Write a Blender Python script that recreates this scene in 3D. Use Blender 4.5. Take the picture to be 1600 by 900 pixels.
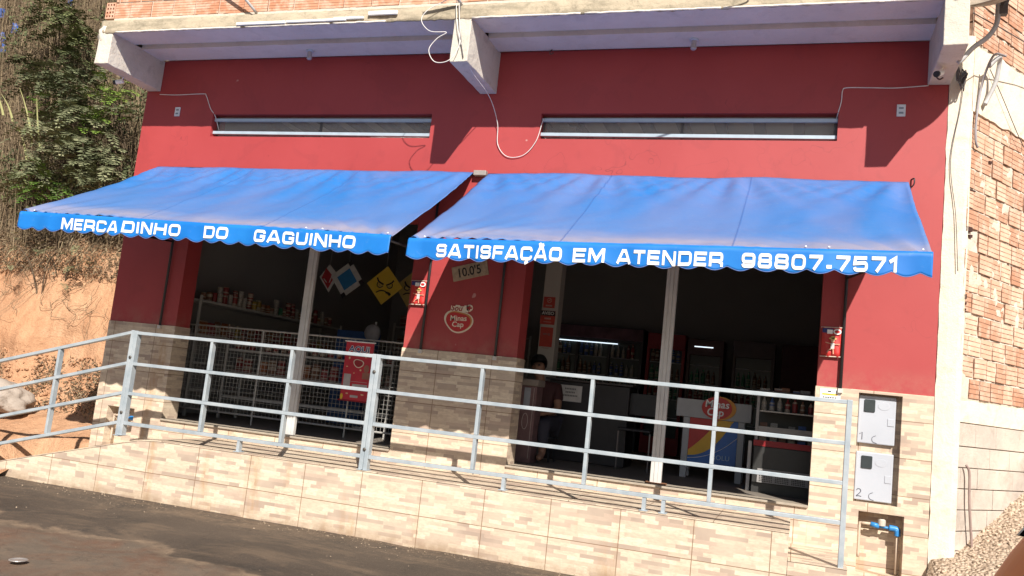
import bpy, bmesh, math, random
from mathutils import Vector, Matrix, noise

rnd = random.Random(7)
for o in list(bpy.data.objects):
    bpy.data.objects.remove(o)
sc = bpy.context.scene
col = sc.collection

# ------------------------------------------------------------------ camera
F_PX = 1350.98
YAW, PITCH, ROLL = 0.327115607, 0.123016912, 0.10709842
cam_loc = Vector((3.45516984, -8.40004692, 0.697165558))
fw = Vector((-math.sin(YAW) * math.cos(PITCH), math.cos(YAW) * math.cos(PITCH), math.sin(PITCH)))
rt = Vector((math.cos(YAW), math.sin(YAW), 0))
up = rt.cross(fw)
rt2 = rt * math.cos(ROLL) + up * math.sin(ROLL)
up2 = -rt * math.sin(ROLL) + up * math.cos(ROLL)
cd = bpy.data.cameras.new('camera')
cd.sensor_width = 36.0
cd.lens = F_PX / 1600 * 36.0
cd.clip_start = 0.05
cd.clip_end = 2000
cam = bpy.data.objects.new('camera', cd)
M = Matrix((rt2, up2, -fw)).transposed().to_4x4()
M.translation = cam_loc
cam.matrix_world = M
col.objects.link(cam)
sc.camera = cam

# ------------------------------------------------------------------ light
LD = Vector((-0.50, 0.89, -0.785)).normalized()      # the way sunlight travels
EL = math.asin(-LD.z)
world = bpy.data.worlds.new('World')
sc.world = world
world.use_nodes = True
wn = world.node_tree
sky = wn.nodes.new('ShaderNodeTexSky')
sky.sky_type = 'NISHITA'
sky.sun_disc = False
sky.sun_elevation = EL
sky.sun_rotation = math.atan2(-LD.x, -LD.y)
sky.air_density = 1.0
sky.dust_density = 1.0
bg = wn.nodes['Background']
bg.inputs['Strength'].default_value = 0.05
wn.links.new(sky.outputs[0], bg.inputs['Color'])
sd = bpy.data.lights.new('sun', 'SUN')
sd.energy = 5.0
sd.angle = math.radians(0.5)
sd.color = (1.0, 0.93, 0.83)
so = bpy.data.objects.new('sun', sd)
so.rotation_euler = LD.to_track_quat('-Z', 'Y').to_euler()
so.location = (8, -14, 12)
col.objects.link(so)
sc.view_settings.view_transform = 'Standard'
sc.view_settings.look = 'None'
sc.view_settings.gamma = 1
sc.view_settings.exposure = 0.62
sc.view_settings.use_curve_mapping = False

# ------------------------------------------------------------------ nodes
class NT:
    def __init__(s, name):
        s.m = bpy.data.materials.new(name)
        s.m.use_nodes = True
        s.t = s.m.node_tree
        s.b = s.t.nodes['Principled BSDF']
    def set(s, sock, v):
        if isinstance(v, bpy.types.NodeSocket):
            s.t.links.new(v, sock)
        elif v is not None:
            if isinstance(v, (tuple, list)) and len(v) == 3 and sock.type == 'RGBA':
                v = (*v, 1)
            sock.default_value = v
    def node(s, typ, ins=(), **kw):
        n = s.t.nodes.new('ShaderNode' + typ)
        for k, v in kw.items():
            setattr(n, k, v)
        if isinstance(ins, dict):
            for k, v in ins.items():
                s.set(n.inputs[k], v)
        else:
            for i, v in enumerate(ins):
                s.set(n.inputs[i], v)
        return n
    def math(s, op, a, b=None, c=None):
        return s.node('Math', [a, b, c][:3], operation=op).outputs[0]
    def xyz(s):
        n = s.node('TexCoord')
        x = s.node('SeparateXYZ', [n.outputs['Object']])
        return n.outputs['Object'], x.outputs[0], x.outputs[1], x.outputs[2]
    def comb(s, x, y, z):
        return s.node('CombineXYZ', [x, y, z]).outputs[0]
    def noise(s, vec, scale, detail=4, rough=0.55, dist=0.0):
        n = s.node('TexNoise', {'Vector': vec, 'Scale': scale, 'Detail': detail, 'Roughness': rough, 'Distortion': dist})
        return n.outputs['Fac']
    def white(s, vec):
        return s.node('TexWhiteNoise', {'Vector': vec}, noise_dimensions='3D').outputs['Value']
    def ramp(s, f, stops, interp='LINEAR'):
        n = s.node('ValToRGB', [f])
        cr = n.color_ramp
        cr.interpolation = interp
        while len(cr.elements) < len(stops):
            cr.elements.new(0.5)
        for e, (p, c) in zip(cr.elements, stops):
            e.position = p
            if not isinstance(c, (tuple, list)):
                c = (c, c, c)
            e.color = (*c, 1)
        return n.outputs[0]
    def mix(s, f, a, b, typ='MIX'):
        n = s.node('MixRGB', blend_type=typ)
        s.set(n.inputs[0], f); s.set(n.inputs[1], a); s.set(n.inputs[2], b)
        return n.outputs[0]
    def step(s, v, lo, hi):
        n = s.node('MapRange', {'Value': v, 'From Min': lo, 'From Max': hi})
        n.interpolation_type = 'SMOOTHSTEP'
        return n.outputs[0]
    def bump(s, h, strength=0.3, dist=0.01):
        n = s.node('Bump', {'Strength': strength, 'Distance': dist, 'Height': h})
        s.t.links.new(n.outputs[0], s.b.inputs['Normal'])
    def out(s, color=None, rough=0.6, metal=0.0, spec=None):
        s.set(s.b.inputs['Base Color'], color)
        s.set(s.b.inputs['Roughness'], rough)
        s.set(s.b.inputs['Metallic'], metal)
        if spec is not None:
            s.b.inputs['Specular IOR Level'].default_value = spec
        return s.m

_plain = {}
def plain(name, c, rough=0.6, metal=0.0, var=0.12, scale=14.0, emit=None, spec=None):
    if name in _plain:
        return _plain[name]
    t = NT(name)
    v, x, y, z = t.xyz()
    n = t.noise(v, scale)
    d = tuple(k * (1 - var) for k in c)
    l = tuple(min(1, k * (1 + var)) for k in c)
    cc = t.mix(t.ramp(n, [(0.3, 0.0), (0.7, 1.0)]), d, l)
    t.out(cc, rough, metal, spec)
    if emit:
        t.set(t.b.inputs['Emission Color'], c)
        t.b.inputs['Emission Strength'].default_value = emit
    _plain[name] = t.m
    return t.m

def m_red():
    t = NT('red_paint')
    v, x, y, z = t.xyz()
    n = t.noise(v, 0.9, 5)
    c = t.mix(t.ramp(n, [(0.3, 0), (0.7, 1)]), (0.335, 0.040, 0.042), (0.380, 0.052, 0.054))
    # roller marks and pale scuffs
    n2 = t.noise(t.comb(t.math('MULTIPLY', x, 3.0), y, t.math('MULTIPLY', z, 9.0)), 1.6, 5, 0.65)
    c = t.mix(t.ramp(n2, [(0.60, 0), (0.76, 0.30)]), c, (0.42, 0.07, 0.07))
    n3 = t.noise(v, 26, 3)
    c = t.mix(t.ramp(n3, [(0.70, 0), (0.8, 0.35)]), c, (0.30, 0.04, 0.045))
    # rain streaks below the ledge
    st = t.noise(t.comb(t.math('MULTIPLY', x, 14.0), y, t.math('MULTIPLY', z, 0.9)), 1.0, 3)
    c = t.mix(t.ramp(st, [(0.60, 0), (0.85, 0.28)]), c, (0.27, 0.035, 0.04))
    # blotchy patches, hairline cracks and a few scraped spots of pale filler
    pt = t.noise(v, 2.3, 6, 0.65, 0.8)
    c = t.mix(t.ramp(pt, [(0.55, 0), (0.60, 0.22)]), c, (0.25, 0.034, 0.038))
    cr = t.node('TexVoronoi', {'Vector': t.node('VectorMath', [v, t.node('TexNoise', {'Vector': v, 'Scale': 3.0}).outputs['Color']], operation='ADD').outputs[0], 'Scale': 0.9}, feature='DISTANCE_TO_EDGE').outputs['Distance']
    ck = t.math('MULTIPLY', t.math('SUBTRACT', 1.0, t.step(cr, 0.0006, 0.003)), t.ramp(t.noise(v, 0.8, 3), [(0.52, 0), (0.60, 0.55)]))
    c = t.mix(ck, c, (0.14, 0.02, 0.025))
    c = t.mix(t.ramp(t.noise(v, 7.5, 2, 0.4), [(0.765, 0), (0.79, 0.7)]), c, (0.52, 0.30, 0.28))
    # splash dirt just above the tiles
    c = t.mix(t.math('MULTIPLY', t.math('SUBTRACT', 1.0, t.step(z, 1.08, 1.35)), t.ramp(t.noise(v, 6, 5, 0.7), [(0.40, 0), (0.7, 0.5)])), c, (0.36, 0.17, 0.12))
    h = t.math('ADD', t.noise(v, 2.5, 5, 0.5), t.math('MULTIPLY', t.noise(v, 60, 3), 0.05))
    t.bump(h, 0.10, 0.02)
    return t.out(c, 0.55, spec=0.5)

def m_conc(name, base, dark, stain=0.5, scale=1.0, streak=0.0, light=None):
    t = NT(name)
    v, x, y, z = t.xyz()
    light = light or tuple(min(1, b * 1.16) for b in base)
    c = t.mix(t.ramp(t.noise(v, 2.2 * scale, 7, 0.62), [(0.32, 0), (0.68, 1)]), base, light)
    n = t.noise(v, 5.5 * scale, 8, 0.72, 0.6)
    c = t.mix(t.ramp(n, [(0.52, 0), (0.74, stain)]), c, dark)
    if streak:
        n2 = t.noise(t.comb(t.math('MULTIPLY', x, 1.2), y, t.math('MULTIPLY', z, 5.0)), 1.7, 6, 0.7)
        c = t.mix(t.ramp(n2, [(0.48, 0), (0.66, streak)]), c, dark)
    n3 = t.noise(v, 60, 3)
    c = t.mix(t.ramp(n3, [(0.66, 0), (0.75, 0.4)]), c, tuple(k * 0.6 for k in dark))
    t.bump(t.math('ADD', t.noise(v, 16, 8, 0.7), t.math('MULTIPLY', n3, 0.3)), 0.5, 0.02)
    return t.out(c, 0.85, spec=0.2)

def m_tile(name, flat=False, dirty=0.35):
    """printed split-stone tiles: thin planks of cream and brown, dark joints"""
    t = NT(name)
    v, x, y, z = t.xyz()
    u = x if flat else t.math('ADD', x, y)
    w = t.math('MULTIPLY', y, 0.55) if flat else z
    row = t.math('FLOOR', t.math('DIVIDE', w, 0.0325))
    h1 = t.white(t.comb(row, 3.3, 0.0))
    p = t.math('ADD', t.math('DIVIDE', u, 0.23), t.math('MULTIPLY', h1, 9.0))
    cell = t.math('FLOOR', p)
    r1 = t.white(t.comb(cell, row, 1.7))
    r2 = t.white(t.comb(cell, row, 8.1))
    # some planks are split in two
    half = t.math('FLOOR', t.math('MULTIPLY', p, 2.0))
    r3 = t.white(t.comb(half, row, 4.4))
    rr = t.mix(t.math('GREATER_THAN', r2, 0.55), r1, r3)
    c = t.ramp(rr, [(0.0, (0.64, 0.53, 0.405)), (0.26, (0.57, 0.465, 0.355)), (0.48, (0.70, 0.60, 0.465)),
                    (0.62, (0.51, 0.41, 0.32)), (0.76, (0.38, 0.295, 0.24)), (0.90, (0.46, 0.35, 0.28))], 'CONSTANT')
    ns = t.noise(t.comb(t.math('MULTIPLY', u, 2.0), 0.0, t.math('MULTIPLY', w, 6.0)), 9.0, 8, 0.7)
    c = t.mix(t.ramp(ns, [(0.44, 0), (0.62, 0.5)]), c, (0.38, 0.285, 0.225))
    c = t.mix(t.ramp(t.noise(v, 3.1, 3), [(0.35, 0.0), (0.7, 0.35)]), c, (0.70, 0.59, 0.46))
    # rusty drips with a place of their own
    dr = t.noise(t.comb(t.math('MULTIPLY', u, 3.4), 2.0, t.math('MULTIPLY', w, 0.55)), 1.0, 3, 0.5)
    fine = t.noise(t.comb(t.math('MULTIPLY', u, 30.0), 0.0, t.math('MULTIPLY', w, 9.0)), 1.0, 5, 0.7)
    c = t.mix(t.math('MULTIPLY', t.ramp(dr, [(0.58, 0), (0.68, dirty * 1.6)]), t.ramp(fine, [(0.35, 0.2), (0.6, 1)])), c, (0.40, 0.22, 0.09))
    # joints
    gx = t.math('ABSOLUTE', t.math('SUBTRACT', t.math('FRACT', t.math('DIVIDE', t.math('ADD', u, 60.64), 0.605)), 0.5))
    gz = t.math('ABSOLUTE', t.math('SUBTRACT', t.math('FRACT', t.math('DIVIDE', t.math('ADD', w, 32.96), 0.325)), 0.5))
    gm = t.math('MAXIMUM', t.step(gx, 0.4925, 0.4955), t.step(gz, 0.486, 0.492))
    c = t.mix(t.math('MULTIPLY', gm, 0.85), c, (0.20, 0.12, 0.07))
    if not flat:
        foot = t.math('MULTIPLY', t.math('SUBTRACT', 1.0, t.step(z, -0.74, -0.60)), t.ramp(t.noise(v, 5, 6, 0.7), [(0.35, 0.1), (0.65, 0.9)]))
        c = t.mix(foot, c, (0.30, 0.21, 0.14))
    hh = t.math('SUBTRACT', t.math('ADD', t.math('MULTIPLY', rr, 0.5), t.math('MULTIPLY', ns, 0.6)), t.math('MULTIPLY', gm, 1.5))
    t.bump(hh, 0.22, 0.004)
    return t.out(c, t.ramp(ns, [(0.3, 0.42), (0.7, 0.62)]), spec=0.4)

def m_brick(name, lo, hi, groove=5.0, pale=0.4):
    t = NT(name)
    v, x, y, z = t.xyz()
    uv = t.node('UVMap', uv_map='UVMap').outputs[0]
    s = t.node('SeparateXYZ', [uv])
    a = t.node('Attribute', attribute_name='tint').outputs['Fac']
    c = t.mix(a, lo, hi)
    c = t.mix(t.ramp(t.noise(v, 7, 6, 0.65), [(0.45, 0), (0.70, pale)]), c, (0.74, 0.60, 0.49))
    fr = t.math('FRACT', t.math('MULTIPLY', s.outputs[1], groove))
    g = t.math('ABSOLUTE', t.math('SUBTRACT', fr, 0.5))
    gl = t.step(g, 0.38, 0.47)
    wob = t.ramp(t.noise(v, 12, 3), [(0.35, 0.35), (0.6, 0.9)])
    c = t.mix(t.math('MULTIPLY', gl, wob), c, tuple(k * 0.30 for k in lo))
    n = t.noise(v, 45, 5)
    t.bump(t.math('SUBTRACT', t.math('MULTIPLY', n, 0.4), gl), 0.7, 0.006)
    return t.out(c, 0.85, spec=0.2)

def m_soil():
    t = NT('orange_soil')
    v, x, y, z = t.xyz()
    c = t.mix(t.ramp(t.noise(v, 0.9, 7, 0.6), [(0.3, 0), (0.7, 1)]), (0.49, 0.265, 0.15), (0.58, 0.36, 0.225))
    st = t.noise(t.comb(t.math('MULTIPLY', x, 5.0), y, t.math('MULTIPLY', z, 1.0)), 1.4, 6, 0.65)
    c = t.mix(t.ramp(st, [(0.45, 0), (0.68, 0.6)]), c, (0.33, 0.175, 0.10))
    c = t.mix(t.ramp(t.noise(v, 11, 7, 0.7), [(0.52, 0), (0.72, 0.65)]), c, (0.32, 0.175, 0.10))
    c = t.mix(t.ramp(t.noise(v, 2.1, 5, 0.6), [(0.56, 0), (0.72, 0.5)]), c, (0.58, 0.40, 0.27))
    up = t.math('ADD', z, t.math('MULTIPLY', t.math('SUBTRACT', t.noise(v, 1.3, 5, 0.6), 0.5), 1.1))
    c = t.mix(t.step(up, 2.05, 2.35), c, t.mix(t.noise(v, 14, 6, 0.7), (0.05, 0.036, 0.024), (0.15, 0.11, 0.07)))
    t.bump(t.math('ADD', t.noise(v, 6, 9, 0.7), t.math('MULTIPLY', t.noise(v, 40, 4), 0.3)), 0.9, 0.06)
    return t.out(c, 0.95, spec=0.1)

def m_street():
    t = NT('street_surface')
    v, x, y, z = t.xyz()
    big = t.noise(v, 0.55, 6, 0.6, 0.3)
    c = t.mix(t.ramp(big, [(0.35, 0), (0.65, 1)]), (0.058, 0.045, 0.036), (0.110, 0.082, 0.062))
    sm = t.noise(t.comb(t.math('MULTIPLY', x, 0.45), y, z), 3.2, 8, 0.7, 0.4)
    c = t.mix(t.ramp(sm, [(0.48, 0), (0.70, 0.75)]), c, (0.19, 0.135, 0.092))
    c = t.mix(t.ramp(t.noise(v, 1.9, 6, 0.7), [(0.56, 0), (0.68, 0.75)]), c, (0.045, 0.038, 0.033))
    # red soil washed over the near left part, pale crust along its rim
    e = t.math('ADD', t.math('MULTIPLY', t.math('ADD', y, 2.95), -1.0), t.math('MULTIPLY', t.math('SUBTRACT', t.noise(v, 0.8, 6, 0.6, 0.5), 0.5), 1.6))
    e = t.math('ADD', e, t.math('MULTIPLY', x, -0.10))
    soil = t.mix(t.ramp(t.noise(v, 1.5, 8, 0.7, 1.0), [(0.38, 0), (0.58, 1)]), (0.150, 0.080, 0.052), (0.135, 0.105, 0.080))
    soil = t.mix(t.ramp(t.noise(v, 8, 8, 0.75), [(0.45, 0), (0.7, 0.6)]), soil, (0.21, 0.15, 0.105))
    c = t.mix(t.step(e, -0.02, 0.30), c, soil)
    rim = t.math('MULTIPLY', t.step(e, -0.05, 0.03), t.math('SUBTRACT', 1.0, t.step(e, 0.03, 0.22)))
    c = t.mix(t.math('MULTIPLY', rim, t.ramp(t.noise(v, 4, 6, 0.7), [(0.4, 0.1), (0.65, 0.9)])), c, (0.30, 0.215, 0.145))
    # grit swept against the wall
    gr = t.math('MULTIPLY', t.step(y, -1.9, -1.2), t.ramp(t.noise(v, 22, 6, 0.75), [(0.55, 0), (0.68, 1)]))
    c = t.mix(t.math('MULTIPLY', gr, 0.6), c, (0.42, 0.32, 0.22))
    c = t.mix(t.ramp(t.noise(v, 75, 3, 0.6), [(0.62, 0), (0.72, 0.5)]), c, (0.30, 0.24, 0.18))
    ckk = t.node('TexVoronoi', {'Vector': t.node('VectorMath', [v, t.node('TexNoise', {'Vector': v, 'Scale': 2.0, 'Detail': 6.0}).outputs['Color']], operation='ADD').outputs[0], 'Scale': 1.3}, feature='DISTANCE_TO_EDGE').outputs['Distance']
    c = t.mix(t.math('MULTIPLY', t.math('SUBTRACT', 1.0, t.step(ckk, 0.002, 0.012)), 0.25), c, (0.025, 0.02, 0.018))
    t.bump(t.math('ADD', t.noise(v, 5, 9, 0.7), t.math('MULTIPLY', t.noise(v, 60, 5, 0.7), 0.5)), 0.6, 0.02)
    return t.out(c, t.ramp(big, [(0.35, 0.6), (0.7, 0.9)]), spec=0.3)

def m_gravel():
    t = NT('gravel_ground')
    v, x, y, z = t.xyz()
    c = t.mix(t.ramp(t.noise(v, 2, 6), [(0.35, 0), (0.65, 1)]), (0.42, 0.31, 0.22), (0.56, 0.44, 0.33))
    vo = t.node('TexVoronoi', {'Vector': v, 'Scale': 34.0})
    c = t.mix(t.ramp(vo.outputs['Distance'], [(0.3, 0), (0.75, 0.7)]), c, (0.22, 0.15, 0.10))
    c = t.mix(0.3, c, t.mix(vo.outputs['Color'], (0.3, 0.22, 0.16), (0.7, 0.6, 0.5)))
    t.bump(t.math('ADD', t.math('MULTIPLY', vo.outputs['Distance'], -1.0), t.noise(v, 20, 6)), 0.9, 0.03)
    return t.out(c, 0.95, spec=0.1)

def m_awning(seams):
    t = NT('blue_awning_vinyl')
    v, x, y, z = t.xyz()
    c = t.mix(t.ramp(t.noise(t.comb(t.math('MULTIPLY', x, 1.0), t.math('MULTIPLY', y, 0.45), 0.0), 1.15, 5, 0.5, 0.4), [(0.36, 0), (0.64, 1)]),
              (0.012, 0.150, 0.45), (0.075, 0.165, 0.41))
    # weathered fading, dust settled over the front bar
    d = t.noise(t.comb(t.math('MULTIPLY', x, 0.6), t.math('MULTIPLY', y, 3.0), 0.0), 1.7, 5, 0.6)
    edge = t.math('MULTIPLY', t.step(y, -1.36, -1.62), t.math('SUBTRACT', 1.0, t.step(y, -1.665, -1.69)))
    c = t.mix(t.math('MULTIPLY', edge, t.ramp(d, [(0.3, 0.30), (0.65, 0.85)])), c, (0.38, 0.30, 0.29))
    c = t.mix(t.math('MULTIPLY', t.step(y, -0.5, -1.6), 0.35), c, (0.13, 0.20, 0.39))
    fine = t.noise(t.comb(t.math('MULTIPLY', x, 1.0), t.math('MULTIPLY', y, 14.0), 0.0), 5.0, 4, 0.6)
    c = t.mix(t.ramp(fine, [(0.5, 0), (0.75, 0.25)]), c, (0.15, 0.22, 0.43))
    sm = None
    for s in seams:
        k = t.math('SUBTRACT', 1.0, t.step(t.math('ABSOLUTE', t.math('SUBTRACT', x, s)), 0.004, 0.010))
        sm = k if sm is None else t.math('MAXIMUM', sm, k)
    c = t.mix(t.math('MULTIPLY', sm, 0.55), c, (0.02, 0.09, 0.30))
    t.bump(t.math('ADD', t.noise(v, 1.7, 5, 0.5), t.math('MULTIPLY', sm, 0.5)), 0.25, 0.03)
    c = t.mix(t.ramp(t.noise(v, 30, 5, 0.75), [(0.58, 0), (0.72, 0.30)]), c, (0.30, 0.30, 0.36))
    return t.out(c, 0.48, spec=0.5)

def m_valance():
    t = NT('blue_valance_vinyl')
    v, x, y, z = t.xyz()
    c = t.mix(t.ramp(t.noise(v, 2.6, 5), [(0.35, 0), (0.65, 1)]), (0.006, 0.145, 0.50), (0.012, 0.185, 0.58))
    c = t.mix(t.ramp(t.noise(v, 14, 5, 0.7), [(0.60, 0), (0.78, 0.35)]), c, (0.16, 0.30, 0.58))
    return t.out(c, 0.5, spec=0.4)

def m_veg(name, a, b, c3=None):
    t = NT(name)
    g = t.node('Attribute', attribute_name='tint').outputs['Fac']
    st = [(0.0, a), (0.6, b)]
    st.append((1.0, c3 or b))
    c = t.ramp(g, st)
    t.b.inputs['Specular IOR Level'].default_value = 0.25
    return t.out(c, 0.7)

RED = m_red()
TILE = m_tile('split_stone_tile')
TILEF = m_tile('split_stone_floor_tile', flat=True, dirty=0.2)
CREAM = m_conc('cream_render', (0.66, 0.59, 0.49), (0.33, 0.27, 0.21), 0.6)
FASCIA = m_conc('weathered_slab_edge', (0.42, 0.36, 0.27), (0.13, 0.12, 0.09), 0.75, 1.5, 0.6)
WHITEC = m_conc('white_painted_concrete', (0.56, 0.52, 0.46), (0.30, 0.27, 0.24), 0.55, 1.4)
SOFFIT = m_conc('painted_soffit', (0.62, 0.58, 0.57), (0.36, 0.33, 0.33), 0.35, 0.8)
MORTAR = m_conc('mortar', (0.58, 0.51, 0.43), (0.28, 0.23, 0.19), 0.6, 3.0)
GREYM = m_conc('grey_mortar_lip', (0.66, 0.62, 0.58), (0.3, 0.28, 0.25), 0.5, 3.0)
BLOCK = m_conc('concrete_block', (0.42, 0.37, 0.33), (0.30, 0.24, 0.19), 0.6, 1.0, light=(0.60, 0.53, 0.46))
BRICKS = m_brick('hollow_clay_brick', (0.46, 0.235, 0.15), (0.66, 0.44, 0.32), 4.0, 0.6)
BRICKP = m_brick('parapet_clay_brick', (0.52, 0.235, 0.14), (0.60, 0.33, 0.22), 6.0, 0.75)
SOIL = m_soil()
STREET = m_street()
GRAVEL = m_gravel()
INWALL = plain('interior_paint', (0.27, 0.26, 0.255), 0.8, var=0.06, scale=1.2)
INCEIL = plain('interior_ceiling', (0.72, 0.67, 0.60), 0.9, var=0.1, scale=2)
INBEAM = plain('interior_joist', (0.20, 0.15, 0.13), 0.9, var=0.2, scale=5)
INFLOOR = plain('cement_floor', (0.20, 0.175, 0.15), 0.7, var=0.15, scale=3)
GALV = NT('grey_painted_steel')
_v, _x, _y, _z = GALV.xyz()
_c = GALV.mix(GALV.ramp(GALV.noise(_v, 8, 5), [(0.35, 0), (0.65, 1)]), (0.36, 0.42, 0.47), (0.48, 0.53, 0.57))
_c = GALV.mix(GALV.ramp(GALV.noise(_v, 60, 4, 0.7), [(0.66, 0), (0.76, 0.6)]), _c, (0.22, 0.17, 0.13))
GALV.bump(GALV.noise(_v, 50, 4), 0.15, 0.003)
GALV = GALV.out(_c, 0.42, 0.25)
ALU = plain('pale_aluminium', (0.40, 0.49, 0.57), 0.35, 0.15, 0.08, 9)
GREYPOLE = plain('white_enamel_post', (0.55, 0.54, 0.53), 0.5, 0.0, 0.12, 6)
BLACKM = plain('black_steel', (0.03, 0.03, 0.035), 0.45, 0.2)
GLASS = NT('dark_glass')
GLASS.b.inputs['Transmission Weight'].default_value = 0.84
GLASS.b.inputs['IOR'].default_value = 1.12
GLASS = GLASS.out((0.97, 0.97, 0.97), 0.03)
WHITE = plain('white_vinyl', (0.85, 0.85, 0.85), 0.5, var=0.04)
WHITEL = NT('painted_letter_white')
_v, _x, _y, _z = WHITEL.xyz()
_c = WHITEL.mix(WHITEL.ramp(WHITEL.noise(_v, 40, 5, 0.75), [(0.56, 0), (0.74, 0.45)]), (0.80, 0.80, 0.79), (0.38, 0.48, 0.64))
WHITEL = WHITEL.out(_c, 0.6)
BLUEP = plain('blue_plastic', (0.03, 0.22, 0.55), 0.4)
CABLE = plain('white_cable', (0.72, 0.70, 0.68), 0.5)
DCABLE = plain('grey_conduit', (0.42, 0.42, 0.43), 0.5, scale=20)
BLKCABLE = plain('dark_cable', (0.10, 0.09, 0.09), 0.6)

# ------------------------------------------------------------------ mesh helpers
def link(name, bm, mat, parent=None, smooth=False, bevel=0.0, uv=None):
    me = bpy.data.meshes.new(name)
    bm.normal_update()
    bm.to_mesh(me)
    bm.free()
    o = bpy.data.objects.new(name, me)
    mats = mat if isinstance(mat, (list, tuple)) else [mat]
    for m in mats:
        me.materials.append(m)
    if smooth:
        for p in me.polygons:
            p.use_smooth = True
    col.objects.link(o)
    if parent is not None:
        o.parent = parent
        root = parent
        off = Vector((0, 0, 0))
        while root is not None:
            off += root.location
            root = root.parent
        o.location = -off
    if bevel:
        b = o.modifiers.new('bevel', 'BEVEL')
        b.width = bevel
        b.segments = 2
        b.limit_method = 'ANGLE'
    return o

def tag(o, label=None, cat=None, group=None, kind=None):
    if label: o['label'] = label
    if cat: o['category'] = cat
    if group: o['group'] = group
    if kind: o['kind'] = kind
    return o

def thing(name, loc, label, cat, group=None):
    o = bpy.data.objects.new(name, None)
    o.empty_display_size = 0.1
    o.location = loc
    col.objects.link(o)
    return tag(o, label, cat, group)

def BM():
    return bmesh.new()

def box(bm, x0, x1, y0, y1, z0, z1, mi=0, R=None, c=None):
    vs = []
    for x in (x0, x1):
        for y in (y0, y1):
            for z in (z0, z1):
                p = Vector((x, y, z))
                if R is not None:
                    p = R @ (p - c) + c
                vs.append(bm.verts.new(p))
    for f in ((0, 1, 3, 2), (4, 6, 7, 5), (0, 4, 5, 1), (2, 3, 7, 6), (0, 2, 6, 4), (1, 5, 7, 3)):
        fc = bm.faces.new([vs[i] for i in f])
        fc.material_index = mi
    return vs

def holes(bm, x0, x1, z0, z1, hs, y0, y1):
    """a wall of thickness y0..y1 with rectangular holes (x0,x1,z0,z1)"""
    xs = sorted({x0, x1, *[h[0] for h in hs], *[h[1] for h in hs]})
    zs = sorted({z0, z1, *[h[2] for h in hs], *[h[3] for h in hs]})
    solid = {}
    for i in range(len(xs) - 1):
        for j in range(len(zs) - 1):
            cx, cz = (xs[i] + xs[i + 1]) / 2, (zs[j] + zs[j + 1]) / 2
            solid[i, j] = not any(h[0] < cx < h[1] and h[2] < cz < h[3] for h in hs)
    V = {}
    def v(i, y, j):
        k = (i, y, j)
        if k not in V:
            V[k] = bm.verts.new((xs[i], y, zs[j]))
        return V[k]
    for (i, j), s in solid.items():
        if not s: continue
        bm.faces.new([v(i, y0, j), v(i + 1, y0, j), v(i + 1, y0, j + 1), v(i, y0, j + 1)])
        bm.faces.new([v(i, y1, j), v(i, y1, j + 1), v(i + 1, y1, j + 1), v(i + 1, y1, j)])
        if not solid.get((i - 1, j)): bm.faces.new([v(i, y0, j), v(i, y0, j + 1), v(i, y1, j + 1), v(i, y1, j)])
        if not solid.get((i + 1, j)): bm.faces.new([v(i + 1, y0, j), v(i + 1, y1, j), v(i + 1, y1, j + 1), v(i + 1, y0, j + 1)])
        if not solid.get((i, j - 1)): bm.faces.new([v(i, y0, j), v(i, y1, j), v(i + 1, y1, j), v(i + 1, y0, j)])
        if not solid.get((i, j + 1)): bm.faces.new([v(i, y0, j + 1), v(i + 1, y0, j + 1), v(i + 1, y1, j + 1), v(i, y1, j + 1)])

def smooth_path(pts, n=8):
    pts = [Vector(p) for p in pts]
    if len(pts) < 3: return pts
    P = [2 * pts[0] - pts[1]] + pts + [2 * pts[-1] - pts[-2]]
    out = []
    for i in range(1, len(P) - 2):
        for k in range(n):
            t = k / n
            a, b, c, d = P[i - 1], P[i], P[i + 1], P[i + 2]
            out.append(0.5 * ((2 * b) + (c - a) * t + (2 * a - 5 * b + 4 * c - d) * t * t + (3 * b - a - 3 * c + d) * t ** 3))
    out.append(pts[-1])
    return out

def tube(bm, pts, r, seg=8, cap=True, square=False, mi=0):
    pts = [Vector(p) for p in pts]
    rings = []
    prev = None
    rr = r if isinstance(r, (list, tuple)) else [r] * len(pts)
    for i, p in enumerate(pts):
        d = (pts[min(i + 1, len(pts) - 1)] - pts[max(i - 1, 0)])
        if d.length < 1e-9: d = Vector((0, 0, 1))
        d.normalize()
        if prev is None:
            a = Vector((0, 0, 1)) if abs(d.z) < 0.9 else Vector((0, 1, 0))
            nrm = d.cross(a).normalized()
        else:
            nrm = (prev - d * prev.dot(d))
            nrm = nrm.normalized() if nrm.length > 1e-6 else d.orthogonal().normalized()
        prev = nrm
        bi = d.cross(nrm)
        ring = []
        n = 4 if square else seg
        for k in range(n):
            an = 2 * math.pi * (k + (0.5 if square else 0)) / n
            q = rr[i] * (math.sqrt(2) if square else 1)
            ring.append(bm.verts.new(p + (nrm * math.cos(an) + bi * math.sin(an)) * q))
        rings.append(ring)
    for a, b in zip(rings, rings[1:]):
        n = len(a)
        for k in range(n):
            f = bm.faces.new([a[k], a[(k + 1) % n], b[(k + 1) % n], b[k]])
            f.material_index = mi
    if cap:
        bm.faces.new(rings[0][::-1]).material_index = mi
        bm.faces.new(rings[-1]).material_index = mi

def rtube(bm, p, q, hy, hw):
    # rectangular steel tube in an x-z plane: hy half depth along y, hw half width across
    p, q = Vector(p), Vector(q)
    d = (q - p).normalized()
    n = Vector((-d.z, 0, d.x))
    vs = []
    for c in (p, q):
        for a, b in ((-1, -1), (1, -1), (1, 1), (-1, 1)):
            vs.append(bm.verts.new(c + n * (a * hw) + Vector((0, b * hy, 0))))
    for f in ((3, 2, 1, 0), (4, 5, 6, 7), (0, 1, 5, 4), (1, 2, 6, 5), (2, 3, 7, 6), (3, 0, 4, 7)):
        bm.faces.new([vs[i] for i in f])

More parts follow.
